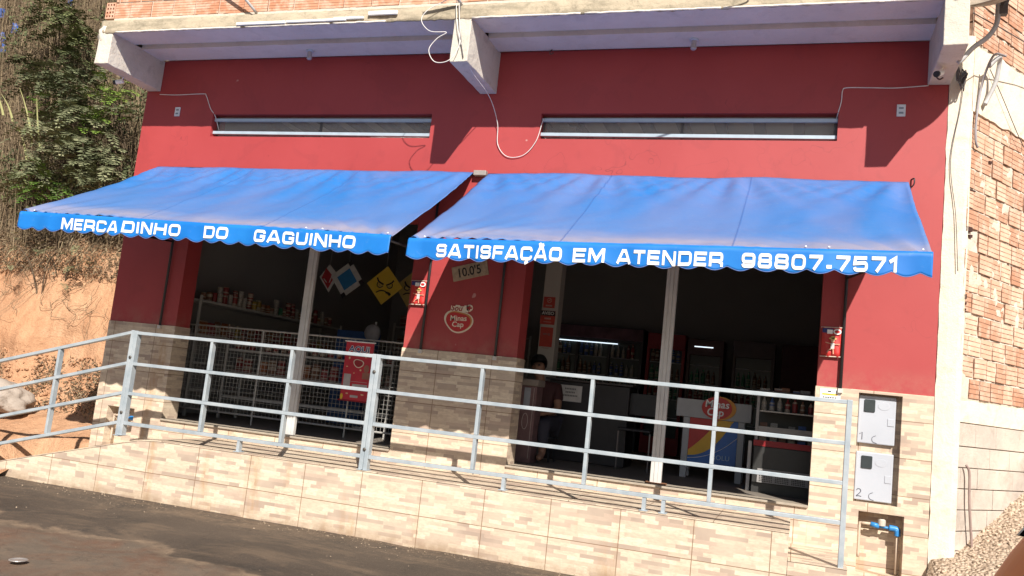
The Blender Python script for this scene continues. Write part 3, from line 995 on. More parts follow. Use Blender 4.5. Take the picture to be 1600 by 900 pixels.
# ------------------------------------------------------------------ awnings
AY = -1.70
def glyphs():
    r = 0.26
    G = {}
    def rr(x0, z0, x1, z1, q=r):
        """rounded rectangle centreline, closed"""
        p = []
        for cx, cz, a0 in ((x1 - q, z1 - q, 0), (x0 + q, z1 - q, 90), (x0 + q, z0 + q, 180), (x1 - q, z0 + q, 270)):
            for k in range(5):
                a = math.radians(a0 + 22.5 * k)
                p.append((cx + q * math.cos(a), cz + q * math.sin(a)))
        return p
    def arc(cx, cz, q, a0, a1, n=5):
        return [(cx + q * math.cos(math.radians(a0 + (a1 - a0) * k / n)), cz + q * math.sin(math.radians(a0 + (a1 - a0) * k / n))) for k in range(n + 1)]
    t = 0.1
    L, B, T = t, t, 1 - t
    W = 1.32
    R = W - t
    M_ = 0.5
    q = 0.22
    G['O'] = (W, [(rr(L, B, R, T), True)])
    G['0'] = (1.2, [(rr(L, B, 1.1, T), True)])
    G['D'] = (W, [([(L, B)] + arc(R - q, B + q, q, -90, 0) + arc(R - q, T - q, q, 0, 90) + [(L, T)], True)])
    G['C'] = (W, [(([(R, 0.66)] + arc(R - q, T - q, q, 0, 90) + arc(L + q, T - q, q, 90, 180) + arc(L + q, B + q, q, 180, 270) + arc(R - q, B + q, q, -90, 0) + [(R, 0.34)]), False)])
    G['G'] = (W, [(([(R, 0.70)] + arc(R - q, T - q, q, 0, 90) + arc(L + q, T - q, q, 90, 180) + arc(L + q, B + q, q, 180, 270) + arc(R - q, B + q, q, -90, 0) + [(R, 0.47), (0.72, 0.47)]), False)])
    G['U'] = (W, [(([(L, 1)] + arc(L + q, B + q, q, 180, 270) + arc(R - q, B + q, q, -90, 0) + [(R, 1)]), False)])
    G['M'] = (1.5, [([(L, 0), (L, 0.93), (0.22, 0.93), (0.75, 0.18), (1.28, 0.93), (1.4, 0.93), (1.4, 0)], False)])
    G['N'] = (W, [([(L, 0), (L, 0.93), (0.22, 0.93), (R - 0.12, 0.07), (R, 0.07), (R, 1)], False)])
    G['H'] = (W, [([(L, 0), (L, 1)], False), ([(R, 0), (R, 1)], False), ([(L, M_), (R, M_)], False)])
    G['I'] = (0.24, [([(0.12, 0), (0.12, 1)], False)])
    G['E'] = (1.2, [([(1.2, B), (L, B), (L, T), (1.2, T)], False), ([(L, M_), (1.1, M_)], False)])
    G['F'] = (1.15, [([(L, 0), (L, T), (1.15, T)], False), ([(L, 0.47), (1.05, 0.47)], False)])
    G['T'] = (1.2, [([(0, T), (1.2, T)], False), ([(0.6, 0), (0.6, T)], False)])
    G['R'] = (W, [([(L, 0), (L, T)] + arc(R - 0.2, T - 0.18, 0.18, 90, 0) + arc(R - 0.2, 0.58, 0.18, 0, -90) + [(L, 0.40)], False), ([(0.75, 0.40), (1.0, 0.36), (R, 0.22), (R, 0)], False)])
    G['A'] = (1.42, [([(0.06, 0), (0.56, 0.93), (0.86, 0.93), (1.36, 0)], False), ([(0.3, 0.28), (1.1, 0.28)], False)])
    G['S'] = (1.25, [(([(1.15, 0.72)] + arc(1.15 - q, T - q + 0.02, q - 0.02, 0, 90) + arc(L + 0.2, T - 0.2, 0.2, 90, 180) + arc(L + 0.2, 0.70, 0.2, 180, 270) + arc(1.15 - 0.2, 0.30, 0.2, 90, 0) + arc(1.15 - 0.2, B + 0.2, 0.2, 0, -90) + arc(L + q, B + q, q, 270, 180) + [(L, 0.30)]), False)])
    G['P'] = (W, [([(L, 0), (L, T)] + arc(R - 0.2, T - 0.2, 0.2, 90, 0) + arc(R - 0.2, 0.56, 0.2, 0, -90) + [(L, 0.36)], False)])
    G['9'] = (1.2, [([(1.1, 0.40), (L + 0.2, 0.40)] + arc(L + 0.2, 0.60, 0.2, 270, 180) + arc(L + 0.2, T - 0.2, 0.2, 180, 90) + arc(0.9, T - 0.2, 0.2, 90, 0) + arc(0.9, B + 0.2, 0.2, 0, -90) + arc(L + 0.2, B + 0.2, 0.2, 270, 190), False)])
    G['8'] = (1.2, [(rr(L, B, 1.1, 0.5, 0.16), True), (rr(L + 0.03, 0.5, 1.07, T, 0.16), True)])
    G['7'] = (1.2, [([(0.02, T), (1.08, T), (1.08, 0.80), (0.45, 0)], False)])
    G['5'] = (1.2, [([(1.12, T), (L + 0.04, T), (L, 0.52), (0.9, 0.58)] + arc(0.9, 0.38, 0.2, 90, 0) + arc(0.9, B + 0.2, 0.2, 0, -90) + arc(L + 0.2, B + 0.2, 0.2, 270, 190), False)])
    G['1'] = (0.7, [([(0.02, 0.68), (0.50, 0.93), (0.50, 0)], False)])
    G['-'] = (0.55, [([(0.05, 0.22), (0.5, 0.22)], False)])
    G['Ç'] = (W, G['C'][1] + [([(0.70, 0.0), (0.78, -0.14), (0.52, -0.24)], False)])
    G['Ã'] = (1.42, G['A'][1] + [([(0.42, 1.14), (0.58, 1.22), (0.82, 1.12), (0.98, 1.2)], False)])
    return G
GL = glyphs()

def ribbon(bm, pts, closed, hw, f, thin=1.0):
    P = [Vector((p[0], p[1])) for p in pts]
    Q = []
    n = len(P)
    m = n if closed else n - 1
    for i in range(m):
        a, b = P[i], P[(i + 1) % n]
        k = max(1, int((b - a).length / 0.35))
        for j in range(k):
            Q.append(a + (b - a) * j / k)
    if not closed: Q.append(P[-1])
    # drop doubles
    R = [Q[0]]
    for q in Q[1:]:
        if (q - R[-1]).length > 1e-4: R.append(q)
    if closed and (R[0] - R[-1]).length < 1e-4: R.pop()
    n = len(R)
    L, Rr = [], []
    for i in range(n):
        if closed:
            d0, d1 = R[i] - R[i - 1], R[(i + 1) % n] - R[i]
        else:
            d0 = R[i] - R[i - 1] if i else R[1] - R[0]
            d1 = R[i + 1] - R[i] if i < n - 1 else R[i] - R[i - 1]
        d0.normalize(); d1.normalize()
        n0, n1 = Vector((-d0.y, d0.x)), Vector((-d1.y, d1.x))
        mm = n0 + n1
        if mm.length < 0.3: mm = n1.copy()
        mm.normalize()
        k = hw / max(0.45, mm.dot(n1))
        L.append(f(R[i] + mm * k)); Rr.append(f(R[i] - mm * k))
    lv = [[bm.verts.new(p) for p in (a, b)] for a, b in zip(L, Rr)]
    for i in range(n if closed else n - 1):
        a, b = lv[i], lv[(i + 1) % n]
        bm.faces.new([a[0], a[1], b[1], b[0]])

def awning(label, x0, x1, zt, zl, zr, ys, seams, words, seed, front):
    t = thing('awning', ((x0 + x1) / 2, -0.02, zt), label, 'awning', 'blue shop awnings')
    f0, f1 = front
    def edge_z(u): return zl + (zr - zl) * u
    # cloth
    bm = BM()
    NX, NY = 150, 44
    V = []
    for i in range(NX + 1):
        u = i / NX
        r = []
        for j in range(NY + 1):
            w = j / NY
            x = (x0 + (x1 - x0) * u) * (1 - w) + (f0 + (f1 - f0) * u) * w
            y = -0.03 + (AY + 0.03) * w
            z = zt + (edge_z(u) - zt) * w
            z -= 0.035 * math.sin(math.pi * w) * (1 + 0.5 * nz(x, 0, seed, 0.7))
            # pleats hanging from the fixing points of the wall rail
            for q in (0.0, 0.3, 0.62, 1.0):
                du = (u - q) * (x1 - x0)
                z += 0.046 * math.exp(-w * 2.8) * math.exp(-abs(du) * 1.3) * math.sin(9 * du / (w + 0.22)) * min(1, w * 6)
            z += 0.022 * nz(x * 0.6 + w * 0.8, y * 0.7, seed, 1.5, 4) + 0.006 * nz(x * 3 + w * 2.2, y, seed + 4, 1.3, 3)
            # cloth drawn tight towards the front corners
            for q in (0, 1):
                du = (u - q) * (x1 - x0)
                z += 0.022 * math.exp(-(1 - w) * 3.2) * math.exp(-abs(du) * 1.2) * math.sin(14 * du / (1.15 - w) * 0.5)
            y += 0.004 * nz(x, z, seed, 3)
            r.append(bm.verts.new((x, y, z)))
        V.append(r)
    for i in range(NX):
        for j in range(NY):
            bm.faces.new([V[i][j], V[i][j + 1], V[i + 1][j + 1], V[i + 1][j]])
    o = link('cloth', bm, m_awning(seams), t, smooth=True)
    so_ = o.modifiers.new('solid', 'SOLIDIFY'); so_.thickness = 0.003
    # valance
    def vy(x, z, u):
        k = max(0, (edge_z(u) - z) / 0.2)
        return AY - 0.030 - 0.016 * k * nz(x, 0, seed + 3, 2.2, 3) - 0.012 * k * math.sin(x * 2 * math.pi / 0.42 + seed + 1.5 * nz(x, 3, seed, 0.9, 2))
    def vbot(x):
        ph = (x - f0) / 0.192
        return -0.176 - 0.016 * (2 * abs(math.sin(math.pi * ph)) ** 1.15 - 1) + 0.004 * nz(x, 0, seed, 5)
    bm = BM()
    NX = 320
    V = []
    for i in range(NX + 1):
        u = i / NX
        x = f0 + (f1 - f0) * u
        zt_ = edge_z(u)
        zb = zt_ + vbot(x)
        r = [bm.verts.new((x, AY + 0.002, zt_ + 0.001)), bm.verts.new((x, AY - 0.020, zt_ - 0.004))]
        for j in range(1, 11):
            z = zt_ - 0.01 + (zb - zt_ + 0.01) * j / 10
            r.append(bm.verts.new((x, vy(x, z, u), z)))
        V.append(r)
    for i in range(NX):
        for j in range(len(V[0]) - 1):
            bm.faces.new([V[i][j], V[i][j + 1], V[i + 1][j + 1], V[i + 1][j]])
    va = link('valance', bm, VAL, t, smooth=True)
    so_ = va.modifiers.new('solid', 'SOLIDIFY'); so_.thickness = 0.003; so_.offset = 0
    # pale piping along the scalloped hem
    bm = BM()
    pts = []
    for i in range(NX + 1):
        u = i / NX
        x = f0 + (f1 - f0) * u
        z = edge_z(u) + vbot(x)
        pts.append((x, vy(x, z, u), z))
    tube(bm, pts, 0.0032, 5)
    link('hem', bm, plain('hem_piping', (0.12, 0.20, 0.50), 0.5), va, smooth=True)
    # lettering, each word stretched between its own ends
    CH = 0.110
    for word, a, b, zc in words:
        gap = 0.30
        bm = BM()
        tot = sum(GL[c][0] for c in word if c in GL) + gap * (len(word) - 1)
        sx = (b - a) / tot
        cx = a
        for c in word:
            if c not in GL: continue
            wd, strokes = GL[c]
            for pts, closed in strokes:
                def f(p, cx=cx):
                    x = cx + p.x * sx
                    u = (x - f0) / (f1 - f0)
                    z = zc + (edge_z(u) - edge_z((a + b - 2 * f0) / 2 / (f1 - f0))) + (p.y - 0.5) * CH
                    return Vector((x, vy(x, z, u) - 0.006, z))
                ribbon(bm, pts, closed, 0.122, f)
            cx += (wd + gap) * sx
        lt = link('lettering', bm, WHITEL, va)
        so_ = lt.modifiers.new('solid', 'SOLIDIFY'); so_.thickness = 0.002; so_.offset = 0
    # frame under the cloth
    bm = BM()
    tube(bm, [(f0 + 0.01, AY + 0.018, edge_z(0) - 0.022), (f1 - 0.01, AY + 0.018, edge_z(1) - 0.022)], 0.016, 10)
    link('front_bar', bm, BLACKM, t, smooth=True)
    bm = BM()
    tube(bm, [(x0, -0.02, zt - 0.02), (x1, -0.02, zt - 0.02)], 0.014, 8)
    link('wall_rail', bm, BLACKM, t, smooth=True)
    for (px, ax) in ys:
        bm = BM()
        tube(bm, [(px, -0.030, 1.075), (px, -0.030, zt - 0.04)], 0.0145, 10)
        link('wall_bar', bm, BLACKM, t, smooth=True)
        bm = BM()
        tube(bm, [(px, -0.045, 2.08), (ax, AY + 0.04, edge_z((ax - f0) / (f1 - f0)) - 0.03)], 0.012, 8)
        link('arm', bm, BLACKM, t, smooth=True)
        bm = BM()
        box(bm, px - 0.02, px + 0.02, -0.048, -0.0135, 1.035, 1.073)
        link('bar_foot', bm, plain('pale_fitting', (0.6, 0.58, 0.55), 0.5), t)
    # rivets on the cloth beside the arms
    bm = BM()
    for u in (0.03, 0.79, 0.83, 0.985):
        x = f0 + (f1 - f0) * u
        z = edge_z(u)
        lathe(bm, [(0.009, 0.0), (0.006, 0.008)], (x, AY + 0.03, z + 0.02), 8)
    link('rivets', bm, WHITE, t)
    return t
VAL = m_valance()
awning('left blue awning lettered MERCADINHO DO GAGUINHO with scalloped valance', -4.092, 0.045, 3.008, 2.035, 1.968,
       ((-3.695, -3.95), (-0.325, -0.05)), (-2.70, -1.30), (('MERCA', -3.62, -2.905, 1.914), ('DINHO', -2.855, -2.175, 1.914), ('DO', -1.905, -1.635, 1.905), ('GAGUINHO', -1.345, -0.30, 1.888)), 1, (-4.20, 0.035))
awning('right blue awning lettered SATISFAÇÃO EM ATENDER 98807-7571 with scalloped valance', 0.215, 4.30, 3.008, 1.95, 2.03,
       ((0.51, 0.30), (3.825, 4.15)), (1.55, 2.92), (('SATISFAÇÃO', 0.485, 1.585, 1.856), ('EM', 1.68, 1.94, 1.870), ('ATENDER', 2.04, 2.86, 1.882), ('98807-7571', 3.00, 4.085, 1.905)), 5, (0.205, 4.315))
# grey end fitting between the awnings and the hook at the far right
bm = BM()
box(bm, 0.06, 0.20, -0.075, -0.005, 2.965, 3.02)
tag(link('awning_bracket', bm, plain('dull_zinc', (0.33, 0.30, 0.28), 0.6, 0.3), bevel=0.006), 'small grey bracket on the wall between the two awnings', 'bracket')
bm = BM()
tube(bm, smooth_path([(4.325, -0.004, 3.03), (4.345, -0.04, 3.03), (4.345, -0.045, 2.98), (4.325, -0.03, 2.95)]), 0.007, 6)
tag(link('wall_hook', bm, BLACKM, smooth=True), 'small dark hook on the red wall at the right end of the awning', 'hook')

# ------------------------------------------------------------------ RIGHT WALL (receding)
wall = thing('brick_wall', (WO.x + WD.x * 1.5, WO.y + WD.y * 1.5, -0.5), 'rough unplastered hollow brick wall with concrete band running back on the right', 'wall')
LW = 5.2
def wp(s, d, z): return WO + WD * s + WNn * d + Vector((0, 0, z))
bm = BM()
NS, NZ = 150, 190
V = []
for i in range(NS + 1):
    r = []
    s = 0.004 + LW * i / NS
    for j in range(NZ + 1):
        z = -0.9 + 7.4 * j / NZ
        d = -0.009 + 0.013 * nz(s, z, 0, 9, 5)
        if 3.70 < z < 4.32: d = -0.03
        if z < 1.06: d = -0.03
        r.append(bm.verts.new(wp(s, d, z)))
    V.append(r)
for i in range(NS):
    for j in range(NZ):
        bm.faces.new([V[i][j], V[i + 1][j], V[i + 1][j + 1], V[i][j + 1]])
bx = BM()
a = wp(-0.02, -0.05, 0); b = wp(LW, -0.05, 0)
for v4 in ([a, b, wp(LW, -0.25, 0), wp(-0.02, -0.25, 0)],):
    lo = [bm.verts.new(p + Vector((0, 0, -0.9))) for p in v4]
    hi = [bm.verts.new(p + Vector((0, 0, 6.5))) for p in v4]
    for k in range(4):
        bm.faces.new([lo[k], lo[(k + 1) % 4], hi[(k + 1) % 4], hi[k]])
bx.free()
link('mortar', bm, MORTAR, wall, smooth=True)
gone = lambda s, z: (abs(s - 0.075) < 0.07 and abs(z - 2.52) < 0.08) or (abs(s - 0.05) < 0.1 and 1.0 < z < 1.3)
bm = BM()
brick_rows(bm, WO.copy(), WD, WNn, 0.008, LW, 1.10, 3.66, 0.195, 0.172, 0.016, 0.14, skip=gone, jit=0.007, wv=0.22)
brick_rows(bm, WO.copy(), WD, WNn, 0.008, LW, 4.36, 6.4, 0.265, 0.176, 0.018, 0.14, jit=0.007, wv=0.12)
link('bricks', bm, BRICKS, wall)
# broken bricks: raised dark plates, their colour painting the shade of open hollows
bm = BM()
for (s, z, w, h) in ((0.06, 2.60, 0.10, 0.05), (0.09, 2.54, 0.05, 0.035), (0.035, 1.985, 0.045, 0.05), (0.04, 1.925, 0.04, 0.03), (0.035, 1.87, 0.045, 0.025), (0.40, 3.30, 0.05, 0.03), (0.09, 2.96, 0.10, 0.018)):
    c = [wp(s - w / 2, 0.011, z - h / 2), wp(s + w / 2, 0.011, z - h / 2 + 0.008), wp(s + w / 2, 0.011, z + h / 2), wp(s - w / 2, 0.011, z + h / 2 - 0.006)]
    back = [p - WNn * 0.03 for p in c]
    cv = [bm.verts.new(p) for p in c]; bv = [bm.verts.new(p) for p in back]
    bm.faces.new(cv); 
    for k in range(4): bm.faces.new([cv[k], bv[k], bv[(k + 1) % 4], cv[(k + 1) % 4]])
link('hollow_shade', bm, plain('hollow_shadow_clay', (0.05, 0.02, 0.015), 0.9), wall)
# concrete blocks and footing
bm = BM()
z = 0.13 - 0.18 * 5
zr = [-0.75, -0.57, -0.39, -0.21, -0.045, 0.135, 0.315, 0.497, 0.68, 0.885]
for j in range(len(zr) - 1):
    s = -0.02 - rnd.random() * 0.2
    while s < LW:
        w = rnd.choice((0.3, 0.38, 0.38))
        o_ = rnd.uniform(-0.003, 0.003)
        a, b = max(s, 0.012), min(s + w - 0.006, LW)
        if b - a > 0.02:
            vv = []
            for q in (o_, -0.028):
                for (ss, z_) in ((a, zr[j]), (b, zr[j]), (b, zr[j + 1] - 0.008), (a, zr[j + 1] - 0.008)):
                    vv.append(bm.verts.new(wp(ss, q, z_ + rnd.uniform(-0.001, 0.001))))
            for idx in ((0, 1, 2, 3), (3, 2, 6, 7), (0, 4, 5, 1), (0, 3, 7, 4), (1, 5, 6, 2)):
                bm.faces.new([vv[k] for k in idx])
        s += w
link('concrete_blocks', bm, BLOCK, wall, bevel=0.004)
bm = BM()
V = []
for i in range(90):
    s = 0.014 + LW * i / 89
    zt_ = 1.075 + 0.03 * nz(s, 0, 3, 4, 4)
    V.append([bm.verts.new(wp(s, d, z_)) for d, z_ in ((-0.02, 0.88), (0.004 + 0.004 * nz(s, 0, 8, 4), 0.886), (0.006 + 0.006 * nz(s, 1, 8, 4), 0.98), (0.004, zt_), (-0.02, zt_ + 0.004))])
for a, b in zip(V, V[1:]):
    for k in range(4): bm.faces.new([a[k], b[k], b[k + 1], a[k + 1]])
link('tie_beam', bm, CREAM, wall)
bm = BM()
V = []
for i in range(140):
    s = 0.012 + LW * i / 139
    zt_ = 4.33 + 0.03 * nz(s, 0, 3, 3, 4); zb_ = 3.69 + 0.03 * nz(s, 7, 3, 3, 4)
    r = [bm.verts.new(wp(s, -0.02, zb_))]
    for k in range(9):
        z_ = zb_ + (zt_ - zb_) * k / 8
        r.append(bm.verts.new(wp(s, 0.012 + 0.006 * nz(s, z_, 8, 3, 4), z_)))
    r.append(bm.verts.new(wp(s, -0.02, zt_)))
    V.append(r)
for a, b in zip(V, V[1:]):
    for k in range(10): bm.faces.new([a[k], b[k], b[k + 1], a[k + 1]])
link('ring_beam', bm, CREAM, wall)

# conduits, dish and cables at the top right corner
bm = BM()
tube(bm, smooth_path([(4.585, -0.55, 3.92), (4.617, -0.55, 3.945), (4.70, -0.55, 4.05), (4.81, -0.55, 4.145), (4.868, -0.55, 4.25), (4.878, -0.55, 4.36), (4.878, -0.55, 4.46)]), 0.021, 10)
dish = thing('satellite_dish', (4.75, -0.5, 4.1), 'round satellite dish on a bent grey pole at the top right corner', 'satellite dish')
link('pole', bm, DCABLE, dish, smooth=True)
bm = BM()
prof = []
for k in range(9):
    r = 0.30 * k / 8
    prof.append((max(r, 0.001), 0.35 * r * r / 0.30))
for k in range(8, -1, -1):
    r = 0.30 * k / 8
    prof.append((max(r, 0.001), 0.35 * r * r / 0.30 - 0.008))
lathe(bm, prof, (0, 0, 0), 36)
Rm = Matrix.Rotation(math.radians(38), 3, 'X') @ Matrix.Rotation(math.radians(-22), 3, 'Y')
for v_ in bm.verts: v_.co = Rm @ v_.co + Vector((4.87, -0.66, 4.42))
link('reflector', bm, plain('dish_enamel', (0.30, 0.25, 0.20), 0.5, 0.1, 0.3, 6), dish, smooth=True)
bm = BM()
tube(bm, [(4.90, -0.53, 4.36), (4.93, -0.55, 4.48)], 0.035, 8)
box(bm, 4.885, 4.95, -0.57, -0.51, 4.34, 4.42)
link('mount', bm, BLKCABLE, dish, smooth=False)
bm = BM()
tube(bm, smooth_path([wp(0.08, 0.11, 4.10), wp(0.14, 0.17, 4.20), wp(0.21, 0.14, 4.16), wp(0.22, 0.11, 4.0), wp(0.19, 0.06, 3.84), wp(0.16, 0.05, 3.78)]), 0.020, 9)
tag(link('conduit', bm, DCABLE, smooth=True), 'thick grey flexible conduit looping down the concrete band under the dish', 'conduit')
bm = BM()
tube(bm, smooth_path([wp(-0.02, 0.30, 4.12), wp(0.05, 0.16, 4.18), wp(0.09, 0.05, 3.95), wp(0.055, 0.03, 3.62), wp(0.06, 0.03, 3.42), wp(0.10, 0.03, 3.36)]), 0.011, 7)
tag(link('conduit', bm, plain('lilac_conduit', (0.30, 0.28, 0.30), 0.5), smooth=True), 'thin dark conduit hanging straight down beside the grey one', 'conduit')
bm = BM()
for k in range(7):
    a = rnd.uniform(-0.025, 0.025)
    tube(bm, smooth_path([(4.625, -0.30, 3.99), (4.65 + a, -0.24 + a, 3.93 - 0.012 * k), (4.70 - a, -0.16, 4.00 + a), (4.71 + a, -0.09, 3.96 - 0.02 * k), (4.73, -0.03, 4.06)]), 0.006, 5)
tube(bm, smooth_path([(4.64, -0.2, 3.97), (4.69, -0.12, 3.86), (4.73, -0.03, 3.95)]), 0.010, 6)
tag(link('cable_bundle', bm, BLKCABLE, smooth=True), 'tangle of dark cables behind the right canopy beam', 'cables')
bm = BM()
tube(bm, smooth_path([(4.72, -0.02, 3.95), (4.70, -0.02, 3.7), (4.64, -0.02, 3.2), (4.70, -0.025, 2.7), (4.735, -0.03, 2.2)]), 0.0035, 5)
tag(link('wall_cable', bm, BLKCABLE, smooth=True), 'thin dark cable running down the pale corner pilaster', 'cable')
bm = BM()
tube(bm, smooth_path([wp(0.25, 0.04, 4.15), wp(0.5, 0.045, 3.95), wp(0.9, 0.05, 3.62), wp(1.3, 0.05, 3.4)]), 0.004, 5)
tag(link('wall_cable', bm, BLKCABLE, smooth=True), 'thin dark cable running diagonally over the concrete band', 'cable')
bm = BM()
tube(bm, smooth_path([(4.64, -0.86, 4.22), (4.9, -0.45, 4.28), wp(0.9, 0.3, 4.45), wp(2.0, 0.5, 4.75)]), 0.005, 5)
tag(link('wall_cable', bm, BLKCABLE, smooth=True), 'dark cable crossing the brickwork just below the dish', 'cable')
bm = BM()
tube(bm, smooth_path([wp(0.12, 0.035, 0.52), wp(0.15, 0.05, 0.45), wp(0.17, 0.05, 0.2), wp(0.24, 0.05, -0.16), wp(0.26, 0.05, -0.3)]), 0.011, 7)
tag(link('earth_rod_pipe', bm, plain('purple_grey_pipe', (0.30, 0.22, 0.20), 0.5), smooth=True), 'thin bent pipe leaning down the concrete blocks into the gravel', 'pipe')

# ------------------------------------------------------------------ fittings on the facade
for i, (x, z) in enumerate(((-3.951, 3.700), (4.209, 3.687))):
    t = thing('wall_socket', (x, 0, z), ['white double socket plate on the red wall left of the left window', 'white double socket plate on the red wall right of the right window'][i], 'socket', 'white socket plates on the facade')
    bm = BM(); box(bm, x - 0.038, x + 0.038, -0.012, -0.001, z - 0.058, z + 0.058)
    link('plate', bm, plain('socket_white', (0.66, 0.70, 0.74), 0.4), t, bevel=0.004)
    for dz in (0.022, -0.024):
        bm = BM()
        box(bm, x - 0.020, x + 0.020, -0.0135, -0.0122, z + dz - 0.009, z + dz + 0.009)
        link('outlet', bm, plain('socket_grey', (0.22, 0.26, 0.30), 0.4), t)
for i, (x, y) in enumerate(((-2.03, -0.25), (2.29, -0.25))):
    t = thing('lamp_holder', (x, y, 4.33), ['small white lamp holder under the left half of the canopy', 'small white lamp holder under the right half of the canopy'][i], 'lamp holder', 'lamp holders under the canopy')
    bm = BM(); lathe(bm, [(0.045, 4.335), (0.045, 4.320), (0.030, 4.316)], (x, y, 0), 16)
    link('base', bm, plain('holder_blue_white', (0.48, 0.55, 0.66), 0.4), t)
    bm = BM(); lathe(bm, [(0.026, 4.317), (0.026, 4.27), (0.030, 4.265), (0.030, 4.235), (0.020, 4.225)], (x, y, 0), 16)
    link('socket', bm, plain('holder_grey', (0.40, 0.38, 0.42), 0.4), t, smooth=False)
for i, (x, y, z, d) in enumerate(((-4.43, -0.48, 3.93, (-0.9, -0.3, -0.25)), (4.47, -0.42, 3.90, (-0.5, -0.8, -0.45)))):
    t = thing('security_camera', (x, y, z), ['small white bullet camera under the left canopy beam', 'small black and white bullet camera under the right canopy beam'][i], 'camera', 'bullet cameras under the canopy beams')
    d = Vector(d).normalized()
    c0 = Vector((x, y, z - 0.02))
    bm = BM(); tube(bm, [c0 - d * 0.03, c0 + d * 0.055], 0.026, 12)
    link('body', bm, WHITE, t, smooth=False)
    bm = BM(); tube(bm, [c0 + d * 0.0555, c0 + d * 0.085], 0.027, 12)
    link('lens_hood', bm, BLACKM, t)
    bm = BM(); tube(bm, [c0 - d * 0.01 + Vector((0, 0, 0.024)), c0 + Vector((0.02, 0.01, 0.055))], 0.008, 6)
    link('bracket', bm, WHITE, t)
# hooks in the soffit
for i, x in enumerate((0.80, 4.48)):
    bm = BM()
    y = -0.10 if i == 0 else -0.28
    z = 4.33 if i == 0 else 3.925
    tube(bm, smooth_path([(x, y, z), (x - 0.02, y - 0.01, z - 0.03), (x, y - 0.03, z - 0.06), (x + 0.03, y - 0.03, z - 0.045)]), 0.007, 6)
    tag(link('hook', bm, plain('rusty_hook', (0.10, 0.05, 0.04), 0.7), smooth=True), ['dark curved hook under the canopy right of the middle beam', 'rusty hook under the right canopy beam beside the camera'][i], 'hook')

# cables on the facade
def cable(label, pts, r=0.0045, mat=CABLE, smooth_n=8):
    bm = BM(); tube(bm, smooth_path(pts, smooth_n), r, 6)
    tag(link('cable', bm, mat, smooth=True), label, 'cable')
cable('thin pale cable from the left beam along the wall to the left window', [(-4.26, -0.006, 3.925), (-4.0, -0.008, 3.915), (-3.62, -0.008, 3.925), (-3.56, -0.008, 3.90), (-3.47, -0.008, 3.74), (-3.41, 0.01, 3.665), (-3.40, 0.05, 3.60), (-3.38, 0.09, 3.50)])
cable('thin pale cable from the right beam along the wall to the right window', [(4.43, -0.006, 3.925), (4.15, -0.008, 3.905), (3.93, -0.008, 3.91), (3.73, -0.008, 3.912), (3.69, -0.008, 3.885), (3.685, -0.008, 3.78), (3.665, 0.0, 3.68), (3.65, 0.06, 3.62)])
cable('white cable hanging from the middle beam in a loop to the right window', [(0.02, -0.93, 4.55), (0.04, -0.925, 4.33), (0.12, -0.91, 4.05), (0.16, -0.70, 3.88), (0.20, -0.22, 3.78), (0.26, -0.05, 3.55), (0.28, -0.02, 3.32), (0.40, -0.015, 3.19), (0.58, -0.015, 3.21), (0.70, -0.015, 3.36), (0.745, -0.01, 3.56), (0.75, 0.03, 3.62)], 0.0038)
cable('white cable making loops left of the middle canopy beam', [(-0.05, -0.95, 4.52), (-0.25, -0.98, 4.40), (-0.30, -1.0, 4.28), (-0.20, -0.99, 4.17), (-0.03, -0.97, 4.16), (-0.12, -0.97, 4.10), (-0.19, -0.98, 3.98), (-0.12, -0.97, 3.86), (0.02, -0.96, 3.87), (0.10, -0.94, 4.0), (0.10, -0.93, 4.15), (0.06, -0.925, 4.40), (0.05, -0.93, 4.52)], 0.004)
cable('dark cable lying on the front of the middle canopy beam', [(0.06, -0.92, 4.5), (0.07, -0.912, 4.3), (0.11, -0.91, 4.1), (0.155, -0.91, 3.92)], 0.005, BLKCABLE)
# angled props against the parapet
for i, (p, q, r) in enumerate((((-2.62, -1.02, 4.80), (-2.36, -0.93, 4.53), 0.016), ((-0.02, -1.10, 4.62), (0.055, -0.93, 4.50), 0.016), ((2.72, -1.05, 4.44), (2.83, -0.93, 4.40), 0.010))):
    q = Vector(q); p = Vector(p)
    bm = BM(); tube(bm, [q + Vector((0, 0.07, -0.02)), q, p + (p - q) * 1.2], r, 8)
    tag(link('metal_pipe', bm, DCABLE, smooth=True), ['grey pipe leaning out from the parapet bricks at upper left', 'short grey pipe sticking out above the middle canopy beam', 'thin grey pipe sticking out above the right half of the canopy'][i], 'pipe', 'pipes sticking out of the parapet')

